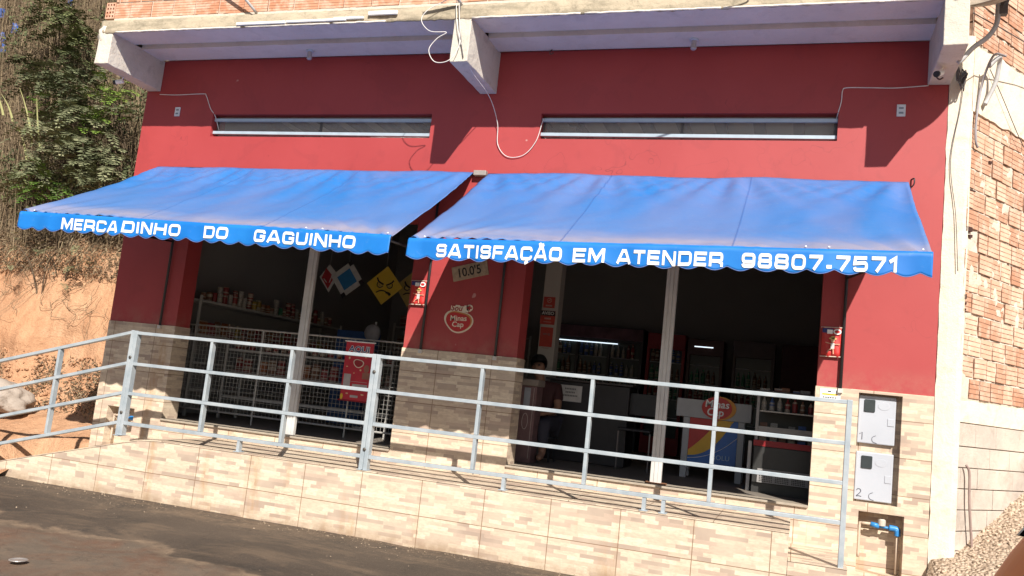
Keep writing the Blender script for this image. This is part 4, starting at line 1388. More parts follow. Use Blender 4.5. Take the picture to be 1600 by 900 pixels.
# meter boxes
for i, z0 in enumerate((0.612, 0.112)):
    x0, x1, z1 = 3.992, 4.302, z0 + 0.425
    t = thing('electric_meter_box', ((x0 + x1) / 2, 0.05, z0), ['upper grey white electric meter box marked 1', 'lower grey white electric meter box marked 2'][i], 'meter box', 'electric meter boxes in the tiled niche')
    bm = BM(); box(bm, x0, x1, 0.045, 0.083, z0, z1)
    MB = plain('meter_box_plastic', (0.42, 0.45, 0.51), 0.45, var=0.04, scale=4)
    link('case', bm, MB, t, bevel=0.008)
    bm = BM()
    poly(bm, [(x0 + 0.075 + q[0] * 0.001, z1 - 0.09 + q[1] * 0.001) for q in ((-24, 56), (56, 56), (62, 50), (62, -50), (56, -56), (-24, -56), (-30, -50), (-30, 50))], 0.036, 0.044)
    link('reading_window', bm, plain('meter_window', (0.035, 0.045, 0.05), 0.12), t, bevel=0.003)
    bm = BM()
    box(bm, x1 - 0.065, x1 - 0.008, 0.040, 0.0445, z0 + 0.17, z0 + 0.235)
    link('latch_plate', bm, MB, t, bevel=0.003)
    bm = BM()
    poly(bm, [(x1 - 0.10 + 0.05 * math.cos(a / 10), z1 - 0.085 + 0.035 * math.sin(a / 10)) for a in range(0, 62, 3)], 0.0425, 0.0445)
    link('embossed_badge', bm, MB, t, bevel=0.002)
    bm = BM()
    G_ = [[(0, 0.75), (0.35, 1), (0.35, 0)], [(0, 0.8), (0.2, 1), (0.5, 0.95), (0.6, 0.7), (0.4, 0.4), (0, 0), (0.3, 0.06), (0.7, 0)]][i]
    tube(bm, smooth_path([(x0 + 0.02 + p[0] * 0.06, 0.0435, z0 + 0.03 + p[1] * 0.065) for p in G_], 4) if i else [(x0 + 0.02 + p[0] * 0.06, 0.0435, z0 + 0.03 + p[1] * 0.065) for p in G_], 0.0028, 5)
    link('marker_number', bm, plain('marker_ink', (0.03, 0.03, 0.05), 0.6), t)
    bm = BM()
    tube(bm, smooth_path([(x0 + 0.155, 0.0435, z0 + 0.075), (x0 + 0.125, 0.0435, z0 + 0.055), (x0 + 0.13, 0.0435, z0 + 0.02), (x0 + 0.165, 0.0435, z0 + 0.008)], 4), 0.0022, 5)
    link('marker_stroke', bm, plain('marker_ink', (0.03, 0.03, 0.05), 0.6), t)
# water meters
def water_meter(x, z, label, s=1.0):
    t = thing('water_meter', (x, 0.09, z), label, 'water meter', 'water meters in wall niches')
    y = 0.07
    bm = BM(); tube(bm, [(x - 0.02, y, z), (x + 0.05, y, z - 0.012)], 0.022, 10)
    tube(bm, [(x + 0.05, y, z - 0.012), (x + 0.15, y, z - 0.018)], 0.012, 8)
    link('blue_coupling', bm, BLUEP, t, smooth=True)
    bm = BM(); tube(bm, smooth_path([(x + 0.13, y, z - 0.012), (x + 0.19, y, z - 0.018), (x + 0.20, y, z - 0.045), (x + 0.20, y, z - 0.075)]), 0.026, 10)
    link('blue_elbow', bm, BLUEP, t, smooth=True)
    bm = BM(); lathe(bm, [(0.032, z - 0.005), (0.034, z + 0.045), (0.030, z + 0.055)], (x + 0.07, y, 0), 14)
    link('dial', bm, plain('meter_dial', (0.50, 0.46, 0.40), 0.5), t)
    bm = BM(); tube(bm, [(x - 0.10, y, z - 0.002), (x - 0.022, y, z)], 0.013, 10)
    tube(bm, smooth_path([(x - 0.11, y, z - 0.30), (x - 0.11, y, z - 0.02), (x - 0.10, y, z - 0.002)]), 0.012, 8)
    link('inlet_pipe', bm, plain('pvc_pipe', (0.52, 0.42, 0.33), 0.5), t, smooth=True)
    bm = BM(); tube(bm, [(x + 0.20, y, z - 0.077), (x + 0.20, y, z - 0.40)], 0.011, 8)
    link('outlet_pipe', bm, plain('pvc_pipe', (0.52, 0.42, 0.33), 0.5), t, smooth=True)
water_meter(4.165, -0.085, 'blue water meter piping in the tiled niche under the electric meter boxes')
water_meter(-4.12, -0.03, 'blue water meter piping in the tiled niche behind the ramp railing at far left')

# ------------------------------------------------------------------ signs and stickers on the facade
SRED = plain('sign_red', (0.46, 0.022, 0.025), 0.5, var=0.08)
SREDD = plain('sign_dark_red', (0.30, 0.012, 0.018), 0.5, var=0.08)
CREAMV = plain('sign_cream', (0.72, 0.62, 0.50), 0.55, var=0.05)
YEL = plain('sign_yellow', (0.70, 0.46, 0.03), 0.5, var=0.1)
NAVY = plain('sign_navy', (0.02, 0.03, 0.16), 0.5)
SKIN = plain('skin', (0.26, 0.14, 0.09), 0.6, var=0.08)
# sticker "Sou+ Minas Cap"
t = thing('sticker', (0.05, 0, 1.40), 'red and cream heart shaped sticker reading Sou+ Minas Cap on the middle red pier', 'sticker')
def blob(cx, cz, s, k=1.0):
    pts = []
    for i in range(40):
        a = 2 * math.pi * i / 40
        r = 1 + 0.10 * math.cos(2 * a + 0.6) + 0.07 * math.sin(3 * a + 0.4)
        pts.append((cx + s * 1.02 * r * math.cos(a), cz + s * 0.86 * r * math.sin(a)))
    return pts
bm = BM(); poly(bm, blob(0.055, 1.405, 0.148), -0.004, -0.001)
for i in range(4): box(bm, -0.045 + 0.05 * i, 0.0045 + 0.05 * i, -0.0043 - 0.0001 * i, -0.0012, 1.505, 1.575 if i % 2 else 1.565)
poly(bm, ell(0.165, 1.553, 0.036, 0.036), -0.0046, -0.0014)
link('outline', bm, CREAMV, t)
bm = BM(); poly(bm, blob(0.06, 1.408, 0.130), -0.0065, -0.0048); link('golden_rim', bm, plain('sticker_gold', (0.50, 0.22, 0.06), 0.5), t)
bm = BM(); poly(bm, blob(0.052, 1.400, 0.124), -0.0085, -0.0067); link('heart', bm, SRED, t)
bm = text_bm('Minas', 0.078, 0.055, 1.435, -0.0100, 0.05, 1.05, 0.0012); link('lettering', bm, CREAMV, t)
bm = text_bm('Cap', 0.078, 0.055, 1.370, -0.0100, 0.03, 1.05, 0.0012); link('lettering', bm, CREAMV, t)
bm = text_bm('Sou', 0.085, 0.020, 1.540, -0.0065, 0.0, 1.0, 0.0012, shear=0.2); link('lettering', bm, SREDD, t)
bm = BM(); box(bm, 0.138, 0.192, -0.0075, -0.0048, 1.545, 1.561); box(bm, 0.157, 0.173, -0.0080, -0.0050, 1.526, 1.580); link('plus_sign', bm, SREDD, t)
# cardboard sign 10.0'5
t = thing('cardboard_sign', (0.12, 0, 1.90), "tilted brown cardboard sign with hand painted 10.0'5 under the awning", 'sign')
R_ = Matrix.Rotation(math.radians(-15), 3, 'Y')
bm = BM(); box(bm, -0.075, 0.325, -0.008, -0.002, 1.865, 2.02, R=R_, c=Vector((0.12, -0.005, 1.94)))
CARD = plain('cardboard', (0.36, 0.27, 0.18), 0.9, var=0.25, scale=24)
link('board', bm, CARD, t)
bm = text_bm("10.0'5", 0.135, 0.115, 1.938, -0.0095, math.radians(15), 0.85, 0.002); link('lettering', bm, plain('black_paint', (0.02, 0.018, 0.015), 0.7), t)

def small_banner(cx, z0, z1, w, label, hat=True, y=-0.03):
    t = thing('hanging_banner', (cx, y, z0), label, 'banner', 'small red banners on the piers')
    bm = BM()
    n = 14
    V = []
    for i in range(n + 1):
        x = cx - w / 2 + w * i / n
        V.append([bm.verts.new((x, y + 0.006 * math.sin(i * 0.9 + j * 0.7), z0 + (z1 - z0) * j / 6)) for j in range(7)])
    for i in range(n):
        for j in range(6): bm.faces.new([V[i][j], V[i + 1][j], V[i + 1][j + 1], V[i][j + 1]])
    b = link('cloth', bm, plain('banner_red', (0.52, 0.03, 0.028), 0.5, var=0.15, scale=9), t, smooth=True)
    s_ = b.modifiers.new('s', 'SOLIDIFY'); s_.thickness = 0.002
    for z in (z0, z1):
        bm = BM(); tube(bm, [(cx - w / 2 - 0.008, y, z), (cx + w / 2 + 0.008, y, z + 0.004)], 0.005, 6)
        link('rod', bm, plain('pale_rod', (0.60, 0.50, 0.42), 0.6), t)
    yy = y - 0.012
    H = z1 - z0
    bm = BM(); box(bm, cx - w / 2 + 0.004, cx + 0.015, yy, yy + 0.002, z1 - 0.05, z1 - 0.008); link('printed_band', bm, NAVY, t)
    bm = BM(); box(bm, cx - w / 2 + 0.045, cx + 0.010, yy - 0.002, yy - 0.0005, z1 - 0.058, z1 - 0.020)
    poly(bm, ell(cx + w * 0.30, z1 - 0.036, 0.034, 0.026), yy - 0.001, yy + 0.002); link('printed_logo', bm, WHITE, t)
    bm = BM(); poly(bm, ell(cx + w * 0.30, z1 - 0.036, 0.022, 0.014), yy - 0.004, yy - 0.0015); link('printed_logo_centre', bm, SRED, t)
    # printed figure of a man in a straw hat, arms spread
    fx = cx + 0.015
    fz = z1 - 0.115
    bm = BM(); poly(bm, ell(fx, fz, 0.017, 0.021, 16), yy - 0.003, yy)
    for (ax, az) in ((-0.062, 0.012), (0.062, 0.0)):
        tube(bm, [(fx, yy - 0.001, fz - 0.038), (fx + ax, yy - 0.001, fz - 0.034 + az)], 0.0042, 5)
    for (ax, az) in ((-0.045, -0.115), (0.010, -0.125)):
        tube(bm, [(fx, yy - 0.001, fz - 0.075), (fx + ax * 0.7, yy - 0.001, fz - 0.09), (fx + ax, yy - 0.001, fz + az)], 0.005, 5)
    link('printed_figure', bm, plain('printed_skin', (0.62, 0.38, 0.26), 0.6), t)
    bm = BM(); box(bm, fx - 0.016, fx + 0.016, yy - 0.006, yy - 0.0035, fz - 0.078, fz - 0.026); link('printed_shirt', bm, plain('printed_grey', (0.5, 0.5, 0.5), 0.6), t)
    bm = BM(); poly(bm, ell(fx, fz + 0.014, 0.034, 0.010, 16), yy - 0.009, yy - 0.0065); poly(bm, ell(fx, fz + 0.024, 0.018, 0.014, 16), yy - 0.009, yy - 0.0066); link('printed_hat', bm, plain('printed_straw', (0.65, 0.48, 0.18), 0.6), t)
small_banner(3.722, 1.352, 1.618, 0.165, 'small red banner with a straw hat figure on the right pier by the black bar')
small_banner(-0.432, 1.545, 1.80, 0.165, 'small red banner with a straw hat figure half shaded on the middle pier')
# little plate at the right pier
t = thing('notice_plate', (3.72, 0, 1.03), 'small white notice with yellow band on the tiles below the right banner', 'notice')
bm = BM(); box(bm, 3.655, 3.83, -0.017, -0.0125, 0.965, 1.062); link('plate', bm, WHITE, t)
bm = BM(); box(bm, 3.675, 3.805, -0.0195, -0.0175, 1.006, 1.020); link('yellow_band', bm, YEL, t)
bm = BM()
for k in range(6): box(bm, 3.682 + 0.020 * k, 3.696 + 0.020 * k, -0.0190, -0.0172, 0.981, 0.990)
box(bm, 3.72, 3.75, -0.019, -0.0172, 1.035, 1.046); link('dark_print', bm, plain('print_black', (0.03, 0.03, 0.05), 0.6), t)

# ================================================================== INTERIOR
WIRE = plain('wire_mesh_steel', (0.46, 0.45, 0.43), 0.45, 0.3)
# mesh partition behind the left doorway
t = thing('wire_mesh_panel', (-2.4, 0.8, 0), 'white wire mesh panel standing across the left doorway', 'mesh panel')
MX0, MX1, MY, MZ0, MZ1 = -4.10, -0.62, 0.80, 0.12, 1.165
bm = BM()
x = MX0
while x <= MX1 + 0.01:
    tube(bm, [(x, MY, MZ0), (x, MY, MZ1)], 0.0022, 4, cap=False); x += 0.052
z = MZ0
while z <= MZ1:
    tube(bm, [(MX0, MY - 0.004, z), (MX1, MY - 0.004, z)], 0.0022, 4, cap=False); z += 0.052
link('mesh', bm, WIRE, t)
for a, b in (((MX0, MY, MZ1), (MX1, MY, MZ1)), ((MX0, MY, MZ0 - 0.01), (MX1, MY, MZ0 - 0.01)), ((MX0, MY, 0), (MX0, MY, MZ1)), ((MX1, MY, 0), (MX1, MY, MZ1)), ((-2.83, MY, 0), (-2.83, MY, MZ1)), ((-1.55, MY, 0), (-1.55, MY, MZ1))):
    bm = BM(); tube(bm, [a, b], 0.011, 6); link('frame_bar', bm, WIRE, t)
# banner AQUI hanging on the mesh
t = thing('promotional_banner', (-1.40, 0.6, 0.42), 'tall red hanging banner headed AQUI on the wire mesh', 'banner')
bx0, bx1, bz0, bz1, by = -1.565, -1.205, 0.44, 1.125, 0.62
bm = BM(); box(bm, bx0, bx1, by, by + 0.003, bz0, bz1); link('cloth', bm, plain('aqui_red', (0.50, 0.022, 0.04), 0.5, var=0.08), t)
for z in (bz0, bz1):
    bm = BM(); tube(bm, [(bx0 - 0.02, by, z), (bx1 + 0.02, by, z)], 0.008, 8); link('rod', bm, WHITE if z == bz1 else SREDD, t)
bm = text_bm('AQUI', 0.095, -1.385, 1.035, by - 0.003, 0, 1.15, 0.006); link('lettering_outline', bm, WHITE, t)
bm = text_bm('AQUI', 0.095, -1.385, 1.035, by - 0.006, 0, 1.15, 0.001); link('lettering', bm, NAVY, t)
bm = BM(); poly(bm, blob(-1.375, 0.875, 0.062), by - 0.003, by - 0.001); link('heart_outline', bm, CREAMV, t)
bm = BM(); poly(bm, blob(-1.375, 0.875, 0.050), by - 0.006, by - 0.0035); link('heart', bm, SREDD, t)
bm = BM()
for (x, z, rx, rz) in ((-1.50, 0.93, .012, .016), (-1.52, 0.83, .014, .006), (-1.34, 0.80, .012, .012), (-1.42, 0.76, .007, .007), (-1.30, 0.76, .010, .006), (-1.48, 0.52, .016, .008), (-1.28, 0.52, .02, .008), (-1.29, .95, .008, .005)):
    poly(bm, ell(x, z, rx, rz, 10), by - 0.003, by - 0.001)
link('coins', bm, plain('coin_tan', (0.70, 0.48, 0.28), 0.5), t)
bm = BM()
box(bm, -1.545, -1.455, by - 0.003, by - 0.001, 0.57, 0.745); box(bm, -1.425, -1.23, by - 0.003, by - 0.001, 0.575, 0.635); box(bm, -1.45, -1.24, by - 0.0032, by - 0.0012, 0.66, 0.664); box(bm, -1.435, -1.335, by - 0.003, by - 0.001, 0.478, 0.505)
link('ticket_print', bm, plain('ticket_grey', (0.45, 0.40, 0.40), 0.5), t)
bm = BM(); poly(bm, ell(-1.265, 0.82, 0.035, 0.045, 14), by - 0.004, by - 0.001); box(bm, -1.31, -1.215, by - 0.0035, by - 0.0012, 0.70, 0.775); link('printed_person', bm, plain('print_brown', (0.32, 0.13, 0.09), 0.6), t)
bm = BM(); poly(bm, ell(-1.545, 0.48, 0.018, 0.035, 12), by - 0.003, by - 0.001); link('printed_corner', bm, YEL, t)

# shelves along the left wall, goods on them
def m_goods(name, c):
    t = NT(name)
    v, x, y, z = t.xyz()
    info = t.node('ObjectInfo').outputs['Random']
    hb = t.white(t.comb(t.math('FLOOR', t.math('MULTIPLY', z, 55.0)), t.math('MULTIPLY', info, 37.0), 0.0))
    base = t.mix(t.math('MULTIPLY', info, 0.5), c, tuple(k * 0.45 for k in c))
    cc = t.mix(t.math('MULTIPLY', t.math('GREATER_THAN', hb, 0.68), 0.8), base, (0.42, 0.38, 0.30))
    pr = t.white(t.comb(t.math('FLOOR', t.math('MULTIPLY', x, 160.0)), t.math('FLOOR', t.math('MULTIPLY', z, 160.0)), info))
    cc = t.mix(t.math('MULTIPLY', t.math('GREATER_THAN', pr, 0.75), 0.5), cc, (0.05, 0.03, 0.03))
    return t.out(cc, 0.45)
GOODS = [m_goods('goods_%s' % n, c) for n, c in (('red', (0.24, 0.02, 0.02)), ('white', (0.40, 0.38, 0.35)), ('orange', (0.30, 0.09, 0.02)), ('brown', (0.20, 0.09, 0.05)), ('green', (0.05, 0.26, 0.14)), ('yellow', (0.38, 0.26, 0.03)), ('blue', (0.05, 0.12, 0.35)))]
SHELFM = plain('shelf_enamel', (0.46, 0.45, 0.43), 0.5, var=0.06)
def shelf_unit(label, x0, x1, y0, y1, levels, name='shelf_rack'):
    t = thing(name, ((x0 + x1) / 2, (y0 + y1) / 2, 0), label, 'shelf')
    for z in levels:
        bm = BM(); box(bm, x0, x1, y0, y1, z - 0.03, z); link('shelf', bm, SHELFM, t, bevel=0.003)
    for (x, y) in ((x0 - 0.0155, y0 - 0.0155), (x1 + 0.0155, y0 - 0.0155), (x0 - 0.0155, y1 + 0.0155), (x1 + 0.0155, y1 + 0.0155)):
        bm = BM(); tube(bm, [(x, y, 0.001), (x, y, max(levels) + 0.05)], 0.014, square=True); link('upright', bm, SHELFM, t)
    return t
shelf_unit('grey shelf rack along the left inner wall of the shop', -4.30, -3.95, 0.95, 4.6, (0.35, 0.70, 1.06, 1.51))
shelf_unit('grey shelf rack along the back wall seen through the left doorway', -3.7, -1.2, 6.2, 6.6, (0.5, 0.95, 1.35, 1.75))
shelf_unit('low grey display rack right behind the wire mesh', -3.70, -1.3, 1.35, 1.70, (0.30, 0.62, 0.92))
def goods_proto(kind, mat, h, r):
    bm = BM()
    if kind == 'can': lathe(bm, [(r * 0.92, 0), (r, 0.006), (r, h - 0.01), (r * 0.9, h)], (0, 0, 0), 12)
    elif kind == 'packet':
        box(bm, -r, r, -r * 0.5, r * 0.5, 0, h)
        for v_ in bm.verts:
            if v_.co.z > h * 0.5: v_.co.y *= 0.25
    else: lathe(bm, [(r * 0.9, 0), (r, 0.01), (r, h * 0.55), (r * 0.85, h * 0.68), (r * 0.35, h * 0.85), (r * 0.35, h * 0.97), (r * 0.3, h)], (0, 0, 0), 10)
    o = link(kind, bm, mat, smooth=(kind != 'packet'))
    return o
protos = {}
ORDN = ['first', 'second', 'third', 'fourth', 'fifth', 'sixth', 'seventh', 'eighth', 'ninth', 'tenth', 'eleventh', 'twelfth', 'thirteenth', 'fourteenth', 'fifteenth', 'sixteenth', 'seventeenth', 'eighteenth', 'nineteenth', 'twentieth', 'twenty-first', 'twenty-second', 'twenty-third', 'twenty-fourth']
counts = {}
def place(kind, ci, x, y, z, label, group, h=0.12, r=0.035, s=1.0, rot=0.0):
    counts[label] = counts.get(label, 0) + 1
    label = '%s %s from %s' % (ORDN[counts[label] - 1], label.replace('standing on the top shelf along the left inner wall', 'on the top left shelf').replace('stacked on the top shelf along the left inner wall', 'stacked on others on the top left shelf').replace('on the second shelf along the left inner wall', 'on the second left shelf'), 'the doorway' if 'left inner wall' in label else 'the left')
    key = (kind, ci, h, r)
    if key not in protos:
        o = protos[key] = goods_proto(kind, GOODS[ci], h, r)
    else:
        o = protos[key].copy(); col.objects.link(o)
    s = s * rnd.uniform(0.82, 1.04)
    o.location = (x + rnd.uniform(-0.008, 0.008), y + rnd.uniform(-0.008, 0.008), z); o.rotation_euler = (0, 0, rot + rnd.uniform(-0.25, 0.25)); o.scale = (s, s, s * rnd.uniform(0.9, 1.1) if 'stack' not in group and 'top shelf' not in label else s)
    tag(o, label, {'can': 'can', 'packet': 'packet', 'bottle': 'bottle'}[kind], group)
CN = ['red', 'white', 'orange', 'brown', 'green', 'yellow', 'blue']
y = 1.08
seq = [3, 3, 0, 1, 0, 1, 0, 1, 1, 0, 5, 5, 3, 2, 3, 1, 4, 3, 0, 0, 1, 3, 0, 3, 3, 0, 2, 1, 3, 0]
for i, ci in enumerate(seq):
    kd = 'packet' if ci in (2, 4) else 'can'
    lab = '%s %s standing on the top shelf along the left inner wall' % (CN[ci], kd)
    gp = '%s %ss on the top shelf along the left wall' % (CN[ci], kd)
    place(kd, ci, -4.02, y, 1.511, lab, gp, 0.15 if ci in (5, 0, 1) else 0.12, 0.042)
    if i % 3 != 2 and kd == 'can' and ci in (0, 1):
        place(kd, ci, -4.02, y, 1.640, lab.replace('standing on', 'stacked on'), gp.replace('on the top', 'stacked on the top'), 0.10, 0.042)
    y += 0.112
y = 1.15
for i in range(22):
    ci = (2, 0, 3, 2, 0, 5, 0)[i % 7]
    place('packet', ci, -4.02, y, 1.061, '%s packet on the second shelf along the left inner wall' % CN[ci], '%s packets on the second shelf along the left wall' % CN[ci], 0.20, 0.07, rot=1.57)
    y += 0.155
for i in range(20):
    if i in (3, 8, 9, 14): continue
    ci = (0, 3, 0, 2, 0)[i % 5]
    place('can', ci, -3.62 + 0.118 * i, 1.42, 0.921, '%s can on the low rack behind the wire mesh' % CN[ci], '%s cans on the low rack behind the mesh' % CN[ci], 0.12, 0.045)
for i in range(18):
    if i in (2, 6, 7, 12, 13): continue
    ci = (0, 0, 3, 2, 3)[i % 5]
    place('packet', ci, -3.58 + 0.13 * i, 1.45, 0.621, '%s packet on the middle level behind the wire mesh' % CN[ci], '%s packets behind the wire mesh' % CN[ci], 0.19, 0.055)
for i in range(16):
    ci = (0, 0, 2, 0, 1)[i % 5]
    place('packet', ci, -3.6 + 0.15 * i, 6.32, 1.751, '%s packet on the top of the back rack' % CN[ci], '%s packets on the top of the back rack' % CN[ci], 0.26, 0.07)
for i in range(14):
    ci = (3, 0, 3, 4, 6)[i % 5]
    place('packet', ci, -3.6 + 0.17 * i, 6.3, 1.351, '%s packet on the lower shelf of the back rack' % CN[ci], '%s packets lower on the back rack' % CN[ci], 0.24, 0.07)
# blue carton and white round fan between the racks
bm = BM(); box(bm, -3.3, -2.75, 3.4, 3.8, 0.0, 1.42)
tag(link('carton', bm, plain('blue_carton', (0.03, 0.10, 0.32), 0.6), bevel=0.01), 'tall blue carton standing behind the wire mesh', 'carton')
t = thing('pedestal_fan', (-2.45, 3.0, 0), 'white round pedestal fan behind the wire mesh', 'fan')
bm = BM(); tube(bm, [(-2.45, 3, 0.02), (-2.45, 3, 1.55)], 0.014, 8); lathe(bm, [(0.16, 0.0), (0.16, 0.02), (0.02, 0.03)], (-2.45, 3, 0), 18); link('stand', bm, WHITE, t)
bm = BM(); lathe(bm, [(0.03, -0.05), (0.12, -0.035), (0.13, 0.0), (0.11, 0.04), (0.04, 0.06)], (-2.45, 2.93, 1.38), 20, axis='y'); link('cage', bm, plain('fan_white', (0.4, 0.4, 0.45), 0.5), t, smooth=True)

# kites hanging in the left half
KY = 3.0
def kite(label, cx, cz, hw, hh, rot, build):
    t = thing('kite', (cx, KY, cz), label, 'kite', 'paper kites hanging inside the shop')
    build(t, cx, cz, hw, hh, rot)
    bm = BM(); tube(bm, [(cx, KY, cz + hh * 0.9), (cx, KY, 4.2)], 0.0015, 4); link('string', bm, WHITE, t)
def rp(cx, cz, pts, rot):
    c, s = math.cos(rot), math.sin(rot)
    return [(cx + p[0] * c - p[1] * s, cz + p[0] * s + p[1] * c) for p in pts]
KB = plain('kite_blue', (0.03, 0.22, 0.50), 0.5); KW = plain('kite_white', (0.62, 0.62, 0.60), 0.5); KK = plain('kite_black', (0.015, 0.013, 0.015), 0.5)
KYL = plain('kite_yellow', (0.80, 0.55, 0.05), 0.5, var=0.06); KR = plain('kite_red', (0.42, 0.03, 0.04), 0.5)
def k_blue(t, cx, cz, hw, hh, rot):
    dia = lambda k: [(0, hh * k), (hw * k, 0), (0, -hh * k), (-hw * k, 0)]
    bm = BM(); poly(bm, rp(cx, cz, dia(1), rot), KY, KY + 0.004); link('paper', bm, KW, t)
    bm = BM(); poly(bm, rp(cx, cz, dia(0.60), rot), KY - 0.004, KY - 0.001); link('blue_centre', bm, KB, t)
    for a, b in ((0, 1), (1, 0), (0, -1)):
        bm = BM()
        c0 = (a * hw * 0.86, b * hh * 0.86)
        poly(bm, rp(cx, cz, [(c0[0], c0[1] + hh * .17), (c0[0] + hw * .17, c0[1]), (c0[0], c0[1] - hh * .17), (c0[0] - hw * .17, c0[1])], rot), KY - 0.005, KY - 0.001)
        link('black_corner', bm, KK, t)
def face(t, cx, cz, hw, hh, rot, mat):
    bm = BM(); poly(bm, rp(cx, cz, [(0, hh), (hw, 0), (0, -hh), (-hw, 0)], rot), KY, KY + 0.004); link('paper', bm, mat, t)
    y = KY - 0.002
    S = hw
    def st(pts, r): 
        q = rp(cx, cz, [(p[0] * S, p[1] * S) for p in pts], rot)
        tube(bm, smooth_path([(a, y, b) for a, b in q], 4), r, 5)
    bm = BM()
    st([(-0.46, 0.34), (-0.34, 0.16), (-0.06, 0.04)], 0.013); st([(0.46, 0.30), (0.36, 0.16), (0.10, 0.02)], 0.013)
    st([(-0.40, 0.12), (-0.40, -0.06), (-0.24, -0.14), (-0.08, -0.04)], 0.008); st([(0.42, 0.12), (0.42, -0.04), (0.28, -0.12), (0.14, -0.04)], 0.008)
    st([(-0.40, -0.40), (-0.16, -0.28), (0.10, -0.30), (0.38, -0.48)], 0.010); st([(0.14, -0.34), (0.34, -0.38), (0.40, -0.46)], 0.016)
    link('drawn_features', bm, KK, t)
    bm = BM()
    for sx in (-0.25, 0.28): poly(bm, rp(cx, cz, [(p[0] * S + sx * S, p[1] * S - 0.01 * S) for p in [(-0.1, 0.08), (0.1, 0.0), (0.06, -0.07), (-0.08, -0.06)]], rot), y - 0.002, y + 0.001)
    link('eyes', bm, plain('kite_eye', (0.55, 0.42, 0.12), 0.5), t)
def k_red(t, cx, cz, hw, hh, rot):
    bm = BM(); poly(bm, rp(cx, cz, [(0, hh), (hw, hh * 0.2), (hw * 0.1, -hh), (-hw, hh * 0.1)], rot), KY, KY + 0.004); link('paper', bm, KW, t)
    bm = BM(); poly(bm, rp(cx, cz, [(-hw * 0.35, hh * 0.75), (hw * 0.55, hh * 0.05), (hw * 0.0, -hh * 0.75), (-hw * 0.75, hh * 0.05)], rot), KY - 0.004, KY - 0.001); link('red_patch', bm, KR, t)
    bm = BM(); tube(bm, [(cx - hw * .5, KY - .006, cz - hh * .05), (cx - .02, KY - .006, cz - hh * .3)], 0.007, 5); tube(bm, [(cx + hw * .3, KY - .006, cz + .02), (cx + .02, KY - .006, cz - hh * .3)], 0.007, 5); link('stripes', bm, KW, t)
kite('red and white paper kite, leftmost of the hanging kites', -3.335, 2.15, 0.16, 0.215, 0.05, k_red)
KY = 2.97
kite('blue and white diamond kite with black corners inside the shop', -3.005, 2.15, 0.285, 0.285, -0.12, k_blue)
KY = 3.0
kite('yellow diamond kite with an angry face inside the shop', -2.39, 2.10, 0.295, 0.290, -0.06, lambda *a: face(*a, KYL))
KY = 3.03
kite('pale yellow face kite partly hidden behind the middle pier', -1.97, 2.08, 0.26, 0.28, -0.10, lambda *a: face(*a, plain('kite_pale_yellow', (0.40, 0.30, 0.08), 0.5)))

# notices on the inner column
for i, (z0, z1, cx, w, label) in enumerate(((1.835, 1.975, 0.435, 0.15, 'upper red no smoking notice on the inner column'), (1.625, 1.80, 0.435, 0.19, 'middle red AVISO notice on the inner column'), (1.345, 1.59, 0.440, 0.165, 'lowest dark red notice on the inner column'))):
    t = thing('notice', (cx, 2.015, z0), label, 'notice', 'red notices on the inner column')
    y = 2.015
    bm = BM(); box(bm, cx - w / 2, cx + w / 2, y, y + 0.003, z0, z1); link('plate', bm, plain('notice_red', (0.42, 0.045, 0.03), 0.5), t)
    NP = plain('notice_print', (0.45, 0.34, 0.30), 0.6)
    if i == 0:
        bm = BM()
        ring = [(cx + 0.028 * math.cos(a * math.pi / 10), y - 0.002, 1.93 + 0.028 * math.sin(a * math.pi / 10)) for a in range(21)]
        tube(bm, ring, 0.003, 5); tube(bm, [(cx - 0.018, y - 0.002, 1.912), (cx + 0.018, y - 0.002, 1.948)], 0.003, 5); box(bm, cx - 0.014, cx + 0.014, y - 0.003, y - 0.0005, 1.927, 1.933)
        for k in range(5): box(bm, cx - 0.04 + 0.017 * k, cx - 0.028 + 0.017 * k, y - 0.002, y - 0.0005, 1.855, 1.873)
        link('symbol', bm, NP, t)
    elif i == 1:
        bm = BM(); box(bm, cx - w / 2 + 0.002, cx + w / 2 - 0.002, y - 0.002, y - 0.0005, 1.735, 1.798); link('header', bm, KK, t)
        bm = text_bm('AVISO', 0.056, cx, 1.766, y - 0.004, 0, 1.0, 0.0008); link('lettering', bm, plain('notice_white', (0.7, 0.68, 0.66), 0.6), t)
        bm = BM()
        for k in range(5): box(bm, cx - 0.04 + 0.017 * k, cx - 0.028 + 0.017 * k, y - 0.002, y - 0.0005, 1.69, 1.712)
        box(bm, cx - 0.05, cx + 0.05, y - 0.002, y - 0.0005, 1.655, 1.660); link('print', bm, NP, t)
    else:
        bm = BM(); box(bm, cx - 0.045, cx + 0.005, y - 0.002, y - 0.0005, 1.49, 1.515); poly(bm, ell(cx + 0.03, 1.502, 0.018, 0.018, 14), y - 0.002, y - 0.0005); box(bm, cx - 0.045, cx + 0.045, y - 0.002, y - 0.0005, 1.325, 1.330); link('print', bm, plain('notice_print_dim', (0.28, 0.10, 0.09), 0.6), t)

